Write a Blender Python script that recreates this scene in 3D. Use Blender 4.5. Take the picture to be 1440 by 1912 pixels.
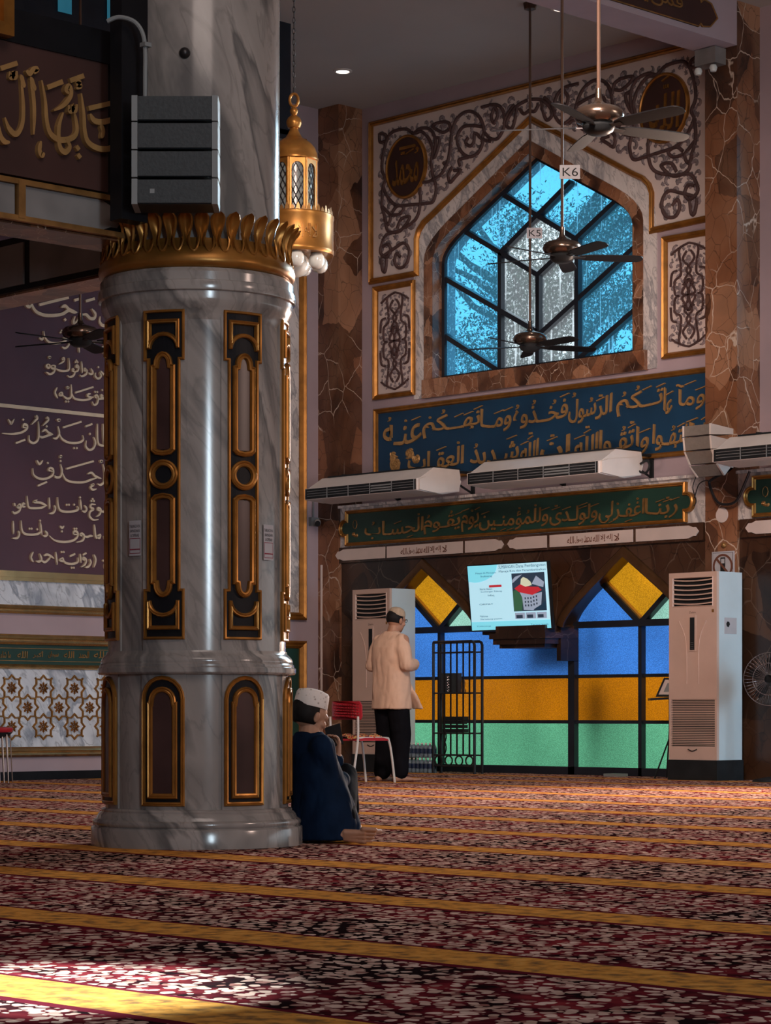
import bpy, bmesh, math, random
from math import sin, cos, pi, radians, sqrt, atan2
from mathutils import Vector, Matrix
from mathutils.geometry import tessellate_polygon

for o in list(bpy.data.objects): bpy.data.objects.remove(o)
SC = bpy.context.scene
COL = SC.collection
R = random.Random(7)

# ---------------------------------------------------------------- camera, world, lights
F, CX, HY, H = 4600., 720., 1330., .67          # focal length in px, principal column, horizon row, eye height
CS, SN = .6947, .7193                            # heading of the camera in the room
camd = bpy.data.cameras.new('camera'); cam = bpy.data.objects.new('camera', camd); COL.objects.link(cam)
cam.location = (0, 0, H); cam.rotation_euler = (pi/2, 0, atan2(SN, CS))
camd.sensor_fit = 'AUTO'; camd.sensor_width = 36; camd.lens = F/1912*36
camd.shift_x = 0; camd.shift_y = (HY-956)/1912
camd.clip_end = 200
SC.camera = cam
vs = SC.view_settings
vs.view_transform = 'Standard'; vs.look = 'None'; vs.gamma = 1; vs.use_curve_mapping = False
vs.exposure = 0.0

def ray(px): return (px-CX)/F
def depthY(px, Y): return Y/(SN*ray(px)+CS)
def depthX(px, X): return X/(CS*ray(px)-SN)
def PD(px, py, d):
    r = ray(px); return Vector((d*(CS*r-SN), d*(SN*r+CS), H-(py-HY)/F*d))
def PY(px, py, Y): return PD(px, py, depthY(px, Y))
def PX(px, py, X): return PD(px, py, depthX(px, X))
def XZ(px, py, Y): p = PY(px, py, Y); return (p.x, p.z)
def YZ(px, py, X): p = PX(px, py, X); return (p.y, p.z)
def zat(py, d): return H-(py-HY)/F*d

w = bpy.data.worlds.new('world'); SC.world = w; w.use_nodes = True
nt = w.node_tree; bgn = nt.nodes['Background']
tc = nt.nodes.new('ShaderNodeTexCoord'); sep = nt.nodes.new('ShaderNodeSeparateXYZ'); rp = nt.nodes.new('ShaderNodeValToRGB')
nt.links.new(tc.outputs['Generated'], sep.inputs[0]); nt.links.new(sep.outputs['Z'], rp.inputs[0])
rp.color_ramp.elements[0].position = 0.0; rp.color_ramp.elements[0].color = (.10, .12, .12, 1)
rp.color_ramp.elements[1].position = 0.12; rp.color_ramp.elements[1].color = (.80, .92, 1, 1)
nt.links.new(rp.outputs[0], bgn.inputs[0]); bgn.inputs[1].default_value = 2.1

def look(o, tgt): o.rotation_euler = (Vector(tgt)-o.location).to_track_quat('-Z', 'Y').to_euler()
def area(name, loc, tgt, sx, sy, power, col, spread=180):
    l = bpy.data.lights.new(name, 'AREA'); l.shape = 'RECTANGLE'; l.size = sx; l.size_y = sy; l.energy = power; l.color = col
    l.spread = radians(spread)
    o = bpy.data.objects.new(name, l); COL.objects.link(o); o.location = loc; look(o, tgt); return o
def spot(name, loc, tgt, ang, blend, power, col, rad=.1):
    l = bpy.data.lights.new(name, 'SPOT'); l.spot_size = radians(ang); l.spot_blend = blend; l.energy = power; l.color = col
    l.shadow_soft_size = rad
    o = bpy.data.objects.new(name, l); COL.objects.link(o); o.location = loc; look(o, tgt); return o
# unseen warm fill added for the carpet, then daylight from the open bay
spot('floor_fill', (1.5, 12.5, 4.2), (-9.5, 10.5, 0), 46, .9, 1050, (1.0, .72, .60), .6)
area('doorway_daylight', (-12.6, 18.6, 2.5), (-9.2, 5, .6), 2.4, 2.2, 430, (1.0, .72, .58), 140)
# high window of the next bay
area('high_window_daylight', (-13.2, 19.2, 5.3), (-9.7, 8, 3.0), 1.6, 2.0, 190, (.60, .86, 1.0), 110)
# tall cool windows on the right side wall
area('side_daylight', (2.7, 2.4, 2.7), (-9.7, 8, 1.8), 1.0, 2.2, 60, (.72, .88, 1.0), 80)
# unseen soft warm fill added from the camera side
area('hall_fill', (-4.5, 5.0, 6.8), (-15, 18, 1.5), 3, 3, 88, (1.0, .82, .74), 150)
area('bay_fill', (-9.0, 9.6, 6.5), (-17.0, 19.0, .8), 1.4, 1.4, 95, (1.0, .76, .64), 60)  # added fill that brightens the fronts of the tall air conditioners
area('next_bay_daylight', (-9.2, 18.4, 1.5), (-15, 19.2, 1.1), 1.2, 2.2, 60, (.50, .78, 1.0), 120)
area('ceiling_fill', (-8, 14, 5.0), (-18, 17.5, 7.7), 1.2, 1.2, 60, (1.0, .92, .82), 160)  # unseen uplight added to brighten the ceiling
# wall washers
spot('wall_wash', (-13.0, 13.5, 2.2), (-17.6, 19.9, 4.7), 34, .9, 760, (1.0, .76, .68), .3)
spot('corner_wash', (-15.6, 15.5, 2.6), (-21.0, 19.3, 4.6), 40, .9, 170, (1.0, .80, .80), .3)
spot('left_wash', (-13.5, 11.0, 1.8), (-20.0, 14.5, 1.2), 60, .9, 230, (.98, .90, .92), .3)
# skylight patch at the left front
spot('skylight_patch', (-6.3, 2.4, 7.5), (-4.93, 3.52, 0), 10.5, .8, 11000, (.75, .95, 1.0), .05)
# daylight outside the stained glass
area('outside_daylight', (-18.2, 22.5, 2.2), (-18.2, 20, 1.2), 8, 4, 55, (1, 1, 1), 170)
spot('diamond_sun_spot', (-16.42, 20.22, 2.36), (-16.45, 19.9, 2.30), 100, .9, 14, (1, .75, .35), .03)  # added spot standing in for the sun behind the right diamond pane

# ---------------------------------------------------------------- materials
MATS = {}
def newmat(name):
    m = bpy.data.materials.new(name); m.use_nodes = True; MATS[name] = m
    b = m.node_tree.nodes['Principled BSDF']; return m, m.node_tree, b
def nd(t, typ, **kw):
    n = t.nodes.new(typ)
    for k, v in kw.items():
        if k in n.inputs: n.inputs[k].default_value = v
        else: setattr(n, k, v)
    return n
def pos(t, scale=(1, 1, 1), rot=(0, 0, 0), obj=False):
    g = t.nodes.new('ShaderNodeTexCoord'); mp = t.nodes.new('ShaderNodeMapping')
    if obj: t.links.new(g.outputs['Object'], mp.inputs[0])
    else:
        g = t.nodes.new('ShaderNodeNewGeometry'); t.links.new(g.outputs['Position'], mp.inputs[0])
    mp.inputs['Scale'].default_value = scale; mp.inputs['Rotation'].default_value = rot
    return mp.outputs[0]
def ramp(t, src, stops, interp='LINEAR'):
    r = t.nodes.new('ShaderNodeValToRGB'); r.color_ramp.interpolation = interp
    e = r.color_ramp.elements
    while len(e) < len(stops): e.new(0.5)
    for i, (p, c) in enumerate(stops):
        e[i].position = p; e[i].color = (c, c, c, 1) if isinstance(c, (int, float)) else (*c, 1)
    t.links.new(src, r.inputs[0]); return r.outputs[0]
def mixc(t, fac, a, b, mode='MIX'):
    m = t.nodes.new('ShaderNodeMix'); m.data_type = 'RGBA'; m.blend_type = mode
    for i, v in ((0, fac), (6, a), (7, b)):
        if isinstance(v, (int, float)): m.inputs[i].default_value = v if i == 0 else (v, v, v, 1)
        elif isinstance(v, tuple): m.inputs[i].default_value = (*v, 1)
        else: t.links.new(v, m.inputs[i])
    return m.outputs[2]
def bump(t, b, src, strength=.3, dist=.01):
    n = nd(t, 'ShaderNodeBump'); n.inputs['Strength'].default_value = strength; n.inputs['Distance'].default_value = dist
    t.links.new(src, n.inputs['Height']); t.links.new(n.outputs[0], b.inputs['Normal'])
def M(name, col, rough=.5, metal=0., var=.12, scale=6., coat=0., bmp=0., spec=None):
    if name in MATS: return MATS[name]
    m, t, b = newmat(name)
    n = nd(t, 'ShaderNodeTexNoise', Scale=scale, Detail=3.); t.links.new(pos(t), n.inputs['Vector'])
    lo = tuple(c*(1-var) for c in col); hi = tuple(min(1, c*(1+var)) for c in col)
    t.links.new(ramp(t, n.outputs[0], [(.3, lo), (.7, hi)]), b.inputs['Base Color'])
    b.inputs['Roughness'].default_value = rough; b.inputs['Metallic'].default_value = metal
    b.inputs['Coat Weight'].default_value = coat
    if spec is None: spec = .12 if (max(col) < .04 and not metal) else .4
    b.inputs['Specular IOR Level'].default_value = spec
    if bmp: bump(t, b, n.outputs[0], bmp)
    return m
def marble_grey(name, base, dark, rot, scale=1.0, rough=.16, vk=1.0):
    m, t, b = newmat(name)
    v0 = pos(t, (1, 1, 1), Matrix.Rotation(rot, 3, Vector((-SN, CS, 0))).to_euler())
    mp = nd(t, 'ShaderNodeMapping'); mp.inputs['Scale'].default_value = (scale, scale, scale*.22); t.links.new(v0, mp.inputs[0]); v = mp.outputs[0]
    n1 = nd(t, 'ShaderNodeTexNoise', Scale=1.3, Detail=5., Roughness=.55, Distortion=.6); t.links.new(v, n1.inputs['Vector'])
    n2 = nd(t, 'ShaderNodeTexNoise', Scale=3.4, Detail=8., Distortion=1.4); t.links.new(v, n2.inputs['Vector'])
    vein = ramp(t, n2.outputs[0], [(.465, 0), (.495, 1), (.50, 1), (.525, 0)])
    c = ramp(t, n1.outputs[0], [(.34, dark), (.42, base), (.50, tuple(min(1, x*1.15) for x in base)), (.53, dark), (.60, base), (.70, tuple(.5*(x+y) for x, y in zip(base, dark)))])
    vein = mixc(t, 1., vein, vk, 'MULTIPLY')
    c = mixc(t, vein, c, tuple(x*.55 for x in dark))
    t.links.new(c, b.inputs['Base Color']); b.inputs['Roughness'].default_value = rough
    return m
marble_grey('column_marble', (.30, .270, .250), (.130, .122, .118), .42, 1.5, .16, .25)
marble_grey('wall_marble', (.60, .56, .54), (.33, .32, .33), .6, 2.2, .25, .5)
marble_grey('blue_marble', (.62, .68, .74), (.30, .35, .42), .7, 1.6, .2, .5)
def brown_marble(name, k=1.0, sc=1.0, vein=1.0):
    m, t, b = newmat(name)
    v = pos(t, (sc, sc, sc*.75))
    nn = nd(t, 'ShaderNodeTexNoise', Scale=2.2, Detail=4.); t.links.new(v, nn.inputs['Vector'])
    vv = mixc(t, .22, v, nn.outputs['Color'], 'ADD')
    vo = nd(t, 'ShaderNodeTexVoronoi', Scale=3.1); vo.feature = 'DISTANCE_TO_EDGE'; t.links.new(vv, vo.inputs['Vector'])
    cell = nd(t, 'ShaderNodeTexVoronoi', Scale=2.3); t.links.new(vv, cell.inputs['Vector'])
    big = nd(t, 'ShaderNodeTexNoise', Scale=1.6, Detail=5., Distortion=.8); t.links.new(v, big.inputs['Vector'])
    br = (.23*k, .095*k, .045*k); dk = (.042*k, .019*k, .012*k); tan = (.40*k, .21*k, .12*k)
    sepc = nd(t, 'ShaderNodeSeparateColor'); t.links.new(cell.outputs['Color'], sepc.inputs[0])
    c1 = ramp(t, sepc.outputs[0], [(.0, dk), (.28, br), (.50, dk), (.66, tan), (.82, br)], 'CONSTANT')
    c2 = ramp(t, big.outputs[0], [(.35, dk), (.5, br), (.68, tan)])
    c = mixc(t, .40, c1, c2)
    msk = nd(t, 'ShaderNodeTexNoise', Scale=1.7, Detail=2.); t.links.new(v, msk.inputs['Vector'])
    vo2 = nd(t, 'ShaderNodeTexVoronoi', Scale=6.5); vo2.feature = 'DISTANCE_TO_EDGE'; t.links.new(vv, vo2.inputs['Vector'])
    c = mixc(t, ramp(t, vo2.outputs[0], [(0, .7), (.02, 0)]), c, tuple(x*.35 for x in dk))
    e = ramp(t, vo.outputs[0], [(0, 1), (.005, .7), (.011, 0)])
    e2 = mixc(t, 1., e, ramp(t, msk.outputs[0], [(.42, 0), (.52, vein)]), 'MULTIPLY')
    c = mixc(t, e2, c, (.62, .50, .40))
    t.links.new(c, b.inputs['Base Color']); b.inputs['Roughness'].default_value = .3
    return m
brown_marble('brown_marble'); brown_marble('surround_marble', 1.0, 2.2); brown_marble('dark_marble', .22, .8, .12)
M('lilac_paint', (.40, .315, .345), .65, 0, .08, 1.5)
M('ceiling_paint', (.42, .40, .38), .8, 0, .06, .6)
M('cream_plaster', (.60, .50, .46), .6, 0, .08, 3)
M('gold_paint', (.33, .145, .030), .34, .62, .25, 9)
M('gold_dark', (.30, .155, .05), .38, .5, .3, 9)
M('bright_brass', (.62, .42, .20), .22, .9, .15, 8)
M('gold_letter', (.42, .24, .09), .42, .35, .15, 12)
M('ivory_letter', (.66, .55, .40), .45, .15, .08, 9)
M('black_gloss', (.010, .010, .012), .4, 0, .2, 5)
M('maroon_inlay', (.050, .024, .022), .30, 0, .45, 2.2)
M('blue_board', (.007, .042, .095), .55, 0, .18, 2)
M('green_board', (.012, .045, .032), .5, 0, .2, 2)
M('purple_board', (.085, .038, .052), .34, 0, .22, .8)
M('maroon_board', (.05, .02, .016), .6, 0, .25, 1.5)
M('vine_brown', (.075, .040, .038), .6, 0, .3, 8)
M('vine_grey', (.20, .16, .165), .6, 0, .35, 14)
M('white_enamel', (.66, .60, .56), .35, 0, .05, 4)
M('beige_case', (.56, .40, .33), .45, 0, .05, 4)
M('case_side', (.52, .62, .66), .3, 0, .05, 3)  # white side panels, the cyan light they reflect put into the colour
M('black_plastic', (.018, .02, .022), .35, 0, .2, 6)
M('dark_metal', (.035, .032, .034), .35, .6, .2, 8)
M('speaker_grey', (.030, .036, .040), .6, 0, .15, 60, 0, .2)
M('speaker_side', (.20, .215, .22), .5, 0, .05, 6)
M('speaker_tan', (.19, .17, .15), .6, 0, .08, 30)
M('fan_body', (.16, .11, .085), .22, .9, .2, 5)
M('shaded_marble_box_grey', (.20, .19, .185), .35, 0, .25, 3)  # off-white fascia marble with shade put into the grey; also a plain box
M('fan_blade', (.010, .010, .012), .5, 0, .2, 6)
M('rod_brown', (.12, .07, .05), .35, .5, .15, 4)
M('skin', (.36, .19, .12), .5, 0, .12, 18)
M('hair', (.010, .009, .009), .6, 0, .3, 40)
M('beige_shirt', (.60, .40, .29), .8, 0, .05, 14)
M('black_cloth', (.006, .006, .008), .9, 0, .2, 12, 0, 0, .04)
M('navy_cloth', (.004, .012, .032), .8, 0, .3, 10, 0, 0, .06)
M('tan_cap', (.36, .28, .20), .85, 0, .12, 40)
M('red_plastic', (.36, .018, .03), .35, 0, .1, 5)
M('white_leg', (.62, .60, .58), .3, .2, .05, 6)
M('chrome', (.45, .45, .46), .2, .9, .1, 6)
M('lantern_glass', (.20, .23, .23), .2, 0, .15, 4)
M('glass_globe', (.62, .66, .64), .12, 0, .05, 4, .5)
M('paper', (.42, .40, .42), .7, 0, .05, 9)
M('ink', (.02, .02, .02), .6, 0, .1, 9)
M('red_ink', (.22, .03, .05), .6, 0, .1, 9)
M('sign_brown', (.14, .05, .03), .5, 0, .1, 9)
M('window_bar', (.018, .022, .032), .35, .2, .2, 4)
M('brass_bar', (.55, .32, .08), .3, .6, .15, 5)
M('bark', (.06, .05, .045), .9, 0, .3, 10)
M('arch_roll', (.10, .05, .022), .3, .4, .2, 6)
M('leaf', (.05, .09, .06), .6, 0, .5, 4)
M('bottle_plastic', (.12, .16, .19), .15, 0, .3, 30)
M('bottle_label', (.008, .018, .05), .4, 0, .3, 30)
M('cloth_red', (.42, .035, .02), .8, 0, .3, 60)
M('lilac_glow', (.62, .60, .66), .5)
M('trunk_post', (.03, .03, .03), .9)
# carpet
def carpet():
    m, t, b = newmat('carpet')
    v0 = pos(t)
    w1 = nd(t, 'ShaderNodeTexNoise', Scale=16., Detail=2.); t.links.new(v0, w1.inputs['Vector'])
    vv = mixc(t, .045, v0, w1.outputs['Color'], 'ADD')
    m1 = nd(t, 'ShaderNodeMapping'); t.links.new(vv, m1.inputs[0]); m1.inputs['Rotation'].default_value = (0, 0, -atan2(SN, CS))
    mp = nd(t, 'ShaderNodeMapping'); t.links.new(m1.outputs[0], mp.inputs[0]); mp.inputs['Scale'].default_value = (30., 23., 0)
    # short woven dashes, scattered
    n = nd(t, 'ShaderNodeTexVoronoi', Scale=1., Randomness=1.); t.links.new(mp.outputs[0], n.inputs['Vector'])
    big = nd(t, 'ShaderNodeTexNoise', Scale=1.15, Detail=3.); t.links.new(v0, big.inputs['Vector'])
    mid = nd(t, 'ShaderNodeTexNoise', Scale=7., Detail=3.); t.links.new(v0, mid.inputs['Vector'])
    red = ramp(t, mid.outputs[0], [(.38, (.016, .007, .008)), (.5, (.12, .012, .018)), (.66, (.24, .028, .032))])
    dark = mixc(t, ramp(t, big.outputs[0], [(.42, 1), (.55, 0)]), red, (.016, .008, .009))
    cream = ramp(t, mid.outputs[0], [(.35, (.44, .26, .20)), (.65, (.74, .50, .41))])
    sc = nd(t, 'ShaderNodeSeparateColor'); t.links.new(n.outputs['Color'], sc.inputs[0])
    cream = mixc(t, ramp(t, sc.outputs[0], [(.0, 0), (.62, 0), (.8, .75)]), cream, (.20, .05, .045))
    field = mixc(t, ramp(t, n.outputs['Distance'], [(.47, 1), (.53, 0)]), dark, cream)
    # prayer row bands every 1.29 m along the wall
    s = nd(t, 'ShaderNodeSeparateXYZ'); t.links.new(v0, s.inputs[0])
    def mth(op, a, bb):
        k = nd(t, 'ShaderNodeMath'); k.operation = op
        for i, x in enumerate((a, bb)):
            if isinstance(x, (int, float)): k.inputs[i].default_value = x
            else: t.links.new(x, k.inputs[i])
        return k.outputs[0]
    fy = mth('FRACT', mth('DIVIDE', mth('ADD', s.outputs['Y'], -4.66+12.9), 1.29), 0)
    band = ramp(t, fy, [(0, 1), (.235, 1), (.245, 0), (.995, 0)], 'CONSTANT')
    nb = nd(t, 'ShaderNodeTexNoise', Scale=16., Detail=4.); t.links.new(v0, nb.inputs['Vector'])
    gold = ramp(t, nb.outputs[0], [(.35, (.22, .11, .045)), (.52, (.62, .26, .055)), (.7, (.70, .34, .09))])
    gold = mixc(t, ramp(t, n.outputs['Distance'], [(.18, .4), (.24, 0)]), gold, (.24, .13, .04))
    edge = ramp(t, fy, [(0, 1), (.012, 0), (.228, 1), (.25, 0), (.98, 1)], 'CONSTANT')
    c = mixc(t, edge, mixc(t, band, field, gold), (.11, .012, .02))
    t.links.new(c, b.inputs['Base Color']); b.inputs['Roughness'].default_value = .9
    b.inputs['Specular IOR Level'].default_value = 0.0
    bump(t, b, mid.outputs[0], .4, .006)
carpet()
# glass
def stained(name, col, dens=330., ts=.9, dark=.52):
    m, t, b = newmat(name); t.nodes.remove(b)
    out = t.nodes['Material Output']
    v = pos(t)
    wv = nd(t, 'ShaderNodeTexVoronoi', Scale=dens*.32); t.links.new(v, wv.inputs['Vector'])
    nn = nd(t, 'ShaderNodeTexNoise', Scale=1.3, Detail=2.); t.links.new(v, nn.inputs['Vector'])
    f = ramp(t, wv.outputs['Distance'], [(.1, 1), (.62, dark)])
    g = ramp(t, nn.outputs[0], [(.3, .75), (.7, 1)])
    c = mixc(t, 1., mixc(t, 1., col, f, 'MULTIPLY'), g, 'MULTIPLY')
    tl = nd(t, 'ShaderNodeBsdfTranslucent'); gl = nd(t, 'ShaderNodeBsdfGlossy'); gl.inputs['Roughness'].default_value = .25
    t.links.new(c, tl.inputs['Color'])
    bm = nd(t, 'ShaderNodeBump'); bm.inputs['Strength'].default_value = .6; bm.inputs['Distance'].default_value = .004
    t.links.new(wv.outputs['Distance'], bm.inputs['Height']); t.links.new(bm.outputs[0], gl.inputs['Normal'])
    mx = nd(t, 'ShaderNodeMixShader'); mx.inputs[0].default_value = .05
    t.links.new(tl.outputs[0], mx.inputs[1]); t.links.new(gl.outputs[0], mx.inputs[2]); t.links.new(mx.outputs[0], out.inputs[0])
    return m
stained('glass_blue', (.065, .26, .80)); stained('glass_yellow', (.60, .19, .004)); stained('glass_green', (.16, .54, .29))
stained('glass_amber', (.76, .33, .012)); stained('glass_pale', (.42, .80, .62))
def wetglass(name, col, haze):
    m, t, b = newmat(name); t.nodes.remove(b); out = t.nodes['Material Output']
    v = pos(t)
    vo = nd(t, 'ShaderNodeTexNoise', Scale=30., Detail=2.); t.links.new(v, vo.inputs['Vector'])
    sv = pos(t, (26, 26, .8)); st = nd(t, 'ShaderNodeTexNoise', Scale=1., Detail=1.); t.links.new(sv, st.inputs['Vector'])
    dr = ramp(t, vo.outputs[0], [(.54, 0), (.70, 1)])
    stk = ramp(t, st.outputs[0], [(.63, 0), (.67, 1)])
    fac = mixc(t, 1., mixc(t, 1., dr, stk, 'ADD'), haze, 'MULTIPLY')
    fac = mixc(t, 1., fac, .18, 'ADD')
    tr = nd(t, 'ShaderNodeBsdfTransparent'); tr.inputs[0].default_value = (*col, 1)
    tl = nd(t, 'ShaderNodeBsdfTranslucent'); tl.inputs[0].default_value = (*[min(1, c*1.15+.05) for c in col], 1)
    mx = nd(t, 'ShaderNodeMixShader'); t.links.new(fac, mx.inputs[0]); t.links.new(tr.outputs[0], mx.inputs[1]); t.links.new(tl.outputs[0], mx.inputs[2])
    t.links.new(mx.outputs[0], out.inputs[0]); return m
wetglass('glass_cyan', (.085, .42, .66), (.5,)*3); wetglass('glass_clear', (.62, .68, .70), (.5,)*3)
def emis(name, col, s):
    m, t, b = newmat(name); b.inputs['Base Color'].default_value = (*col, 1)
    b.inputs['Emission Color'].default_value = (*col, 1); b.inputs['Emission Strength'].default_value = s; return m
emis('lamp_glow', (1, .93, .85), 9); emis('glowing_pane', (.04, .30, .45), .16)  # high panes: the light through them is put into the material as glow
for n_, c_ in dict(scr_white=(.42, .72, .85), scr_cyan=(.08, .50, .72), scr_aqua=(.20, .66, .80), scr_dark=(.02, .035, .06), scr_red=(.42, .02, .03), scr_green=(.03, .10, .05),
                   scr_grey=(.26, .32, .42), scr_cream=(.52, .55, .40), scr_ink=(.01, .03, .06)).items(): emis(n_, c_, .75)
# cap cloth with printed pattern
m, t, b = newmat('cap_cloth'); v = pos(t)
vo = nd(t, 'ShaderNodeTexVoronoi', Scale=48.); t.links.new(v, vo.inputs['Vector'])
t.links.new(ramp(t, vo.outputs['Distance'], [(.16, (.34, .30, .27)), (.34, (.70, .64, .60))]), b.inputs['Base Color']); b.inputs['Roughness'].default_value = .9
# seat cloth
m, t, b = newmat('seat_cloth'); v = pos(t)
vo = nd(t, 'ShaderNodeTexVoronoi', Scale=26.); t.links.new(v, vo.inputs['Vector'])
t.links.new(ramp(t, vo.outputs['Distance'], [(.3, (.42, .03, .02)), (.45, (.55, .38, .12)), (.6, (.10, .02, .02))]), b.inputs['Base Color']); b.inputs['Roughness'].default_value = .9

# ---------------------------------------------------------------- mesh building
class MB:
    def __init__(s): s.v = []; s.f = []; s.m = []; s.mi = 0
    def add(s, vs, fs, mi=None):
        o = len(s.v); s.v += [tuple(x) for x in vs]; s.f += [tuple(i+o for i in f) for f in fs]
        s.m += [s.mi if mi is None else mi]*len(fs); return s
    def box(s, x0, x1, y0, y1, z0, z1, mi=None):
        x0, x1 = sorted((x0, x1)); y0, y1 = sorted((y0, y1)); z0, z1 = sorted((z0, z1))
        return s.add([(x, y, z) for x in (x0, x1) for y in (y0, y1) for z in (z0, z1)],
                     [(0, 1, 3, 2), (4, 6, 7, 5), (0, 4, 5, 1), (2, 3, 7, 6), (0, 2, 6, 4), (1, 5, 7, 3)], mi)
    def obox(s, c, ax, ay, az, mi=None):
        c = Vector(c); ax, ay, az = Vector(ax), Vector(ay), Vector(az)
        return s.add([c+i*ax+j*ay+k*az for i in (-1, 1) for j in (-1, 1) for k in (-1, 1)],
                     [(0, 1, 3, 2), (4, 6, 7, 5), (0, 4, 5, 1), (2, 3, 7, 6), (0, 2, 6, 4), (1, 5, 7, 3)], mi)
    def lathe(s, prof, c=(0, 0, 0), n=24, mi=None, a0=0., a1=2*pi, flat=1.0):
        c = Vector(c); full = abs(a1-a0-2*pi) < 1e-6; k = n if full else n+1
        vs = []
        for (r, z) in prof:
            for i in range(k):
                a = a0+(a1-a0)*i/n; vs.append(c+Vector((r*cos(a), r*sin(a)*flat, z)))
        fs = []
        for j in range(len(prof)-1):
            for i in range(n):
                i2 = (i+1) % k if full else i+1
                fs.append((j*k+i, j*k+i2, (j+1)*k+i2, (j+1)*k+i))
        if full:
            if prof[0][0] > 1e-4: fs.append(tuple(range(k))[::-1])
            if prof[-1][0] > 1e-4: fs.append(tuple((len(prof)-1)*k+i for i in range(k)))
        return s.add(vs, fs, mi)
    def tube(s, pts, r, n=8, closed=False, mi=None, cap=True):
        pts = [Vector(p) for p in pts]; m = len(pts); vs = []; up = None
        rs = r if isinstance(r, (list, tuple)) else [r]*m
        for i in range(m):
            a = pts[i-1] if (i > 0 or closed) else pts[i]; b = pts[(i+1) % m] if (i < m-1 or closed) else pts[i]
            d = (b-a).normalized() if (b-a).length > 1e-9 else Vector((0, 0, 1))
            if up is None: up = Vector((0, 0, 1)) if abs(d.z) < .9 else Vector((1, 0, 0))
            sd = d.cross(up)
            if sd.length < 1e-5: sd = d.cross(Vector((1, 0, 0)))
            sd.normalize(); up = sd.cross(d).normalized()
            vs += [pts[i]+(sd*cos(2*pi*k/n)+up*sin(2*pi*k/n))*rs[i] for k in range(n)]
        fs = []
        for i in range(m if closed else m-1):
            j = (i+1) % m
            for k in range(n): fs.append((i*n+k, i*n+(k+1) % n, j*n+(k+1) % n, j*n+k))
        if not closed and cap: fs += [tuple(range(n))[::-1], tuple((m-1)*n+k for k in range(n))]
        return s.add(vs, fs, mi)
    def sphere(s, c, rx, ry=None, rz=None, n=16, h=10, mi=None):
        ry = ry or rx; rz = rz or rx; c = Vector(c)
        vs = [c+Vector((0, 0, -rz))]; fs = []
        for j in range(1, h):
            t_ = -pi/2+pi*j/h
            vs += [c+Vector((rx*cos(t_)*cos(2*pi*i/n), ry*cos(t_)*sin(2*pi*i/n), rz*sin(t_))) for i in range(n)]
        vs.append(c+Vector((0, 0, rz)))
        for i in range(n):
            fs.append((0, 1+(i+1) % n, 1+i)); fs.append((len(vs)-1, len(vs)-1-n+i, len(vs)-1-n+(i+1) % n))
            for j in range(h-2): fs.append((1+j*n+i, 1+j*n+(i+1) % n, 1+(j+1)*n+(i+1) % n, 1+(j+1)*n+i))
        return s.add(vs, fs, mi)
    def prism(s, polys, MP, w0, w1, back=False, mi=None):
        """filled polygon (outer first, holes after) mapped by MP(u,v,w), front face at w1, sides down to w0"""
        polys = [[Vector((p[0], p[1], 0)) for p in pl] for pl in polys]
        tri = tessellate_polygon(polys); flat = [p for pl in polys for p in pl]
        s.add([MP(p.x, p.y, w1) for p in flat], tri, mi)
        if back: s.add([MP(p.x, p.y, w0) for p in flat], tri, mi)
        if w0 != w1:
            for pl in polys:
                n = len(pl)
                s.add([MP(p.x, p.y, w1) for p in pl]+[MP(p.x, p.y, w0) for p in pl], [(i, (i+1) % n, n+(i+1) % n, n+i) for i in range(n)], mi)
        return s
    def mould(s, path, prof, MP, closed=True, mi=None):
        """profile [(offset, height)] swept along a 2D path with mitred corners; offset to the left of the travel direction"""
        P = [Vector(p[:2]) for p in path]; n = len(P); k = len(prof); vs = []
        for i in range(n):
            d0 = (P[i]-P[i-1]) if (i > 0 or closed) else (P[1]-P[0]); d1 = (P[(i+1) % n]-P[i]) if (i < n-1 or closed) else d0
            if d0.length < 1e-9: d0 = d1
            if d1.length < 1e-9: d1 = d0
            d0 = d0.normalized(); d1 = d1.normalized()
            n0 = Vector((-d0.y, d0.x)); n1 = Vector((-d1.y, d1.x)); b = (n0+n1)
            b = n0 if b.length < 1e-6 else b.normalized()
            sc = 1/max(.35, b.dot(n0))
            for (o, h) in prof: q = P[i]+b*(o*sc); vs.append(MP(q.x, q.y, h))
        fs = []
        for i in range(n if closed else n-1):
            j = (i+1) % n
            for a in range(k-1): fs.append((i*k+a, i*k+a+1, j*k+a+1, j*k+a))
        if not closed: fs += [tuple(range(k)), tuple((n-1)*k+a for a in range(k))[::-1]]
        return s.add(vs, fs, mi)
    def obj(s, name, mat, parent=None, local=False, smooth=False, **tags):
        me = bpy.data.meshes.new(name)
        vs = s.v
        if parent is not None and not local:
            inv = wm(parent).inverted(); vs = [inv @ Vector(v) for v in vs]
        me.from_pydata([tuple(v) for v in vs], [], s.f)
        for mm in (mat if isinstance(mat, (list, tuple)) else [mat]): me.materials.append(MATS[mm])
        if len(me.materials) > 1: me.polygons.foreach_set('material_index', s.m)
        bm = bmesh.new(); bm.from_mesh(me); bmesh.ops.remove_doubles(bm, verts=bm.verts, dist=1e-6)
        bmesh.ops.recalc_face_normals(bm, faces=bm.faces); bm.to_mesh(me); bm.free()
        if smooth:
            me.polygons.foreach_set('use_smooth', [True]*len(me.polygons)); me.set_sharp_from_angle(angle=radians(smooth if smooth is not True else 40))
        o = bpy.data.objects.new(name, me); COL.objects.link(o)
        if parent is not None: o.parent = parent
        for k_, v_ in tags.items(): o[k_] = v_
        return o
def wm(o):
    m = Matrix.LocRotScale(o.location, o.rotation_euler, o.scale)
    return wm(o.parent) @ m if o.parent else m
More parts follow.
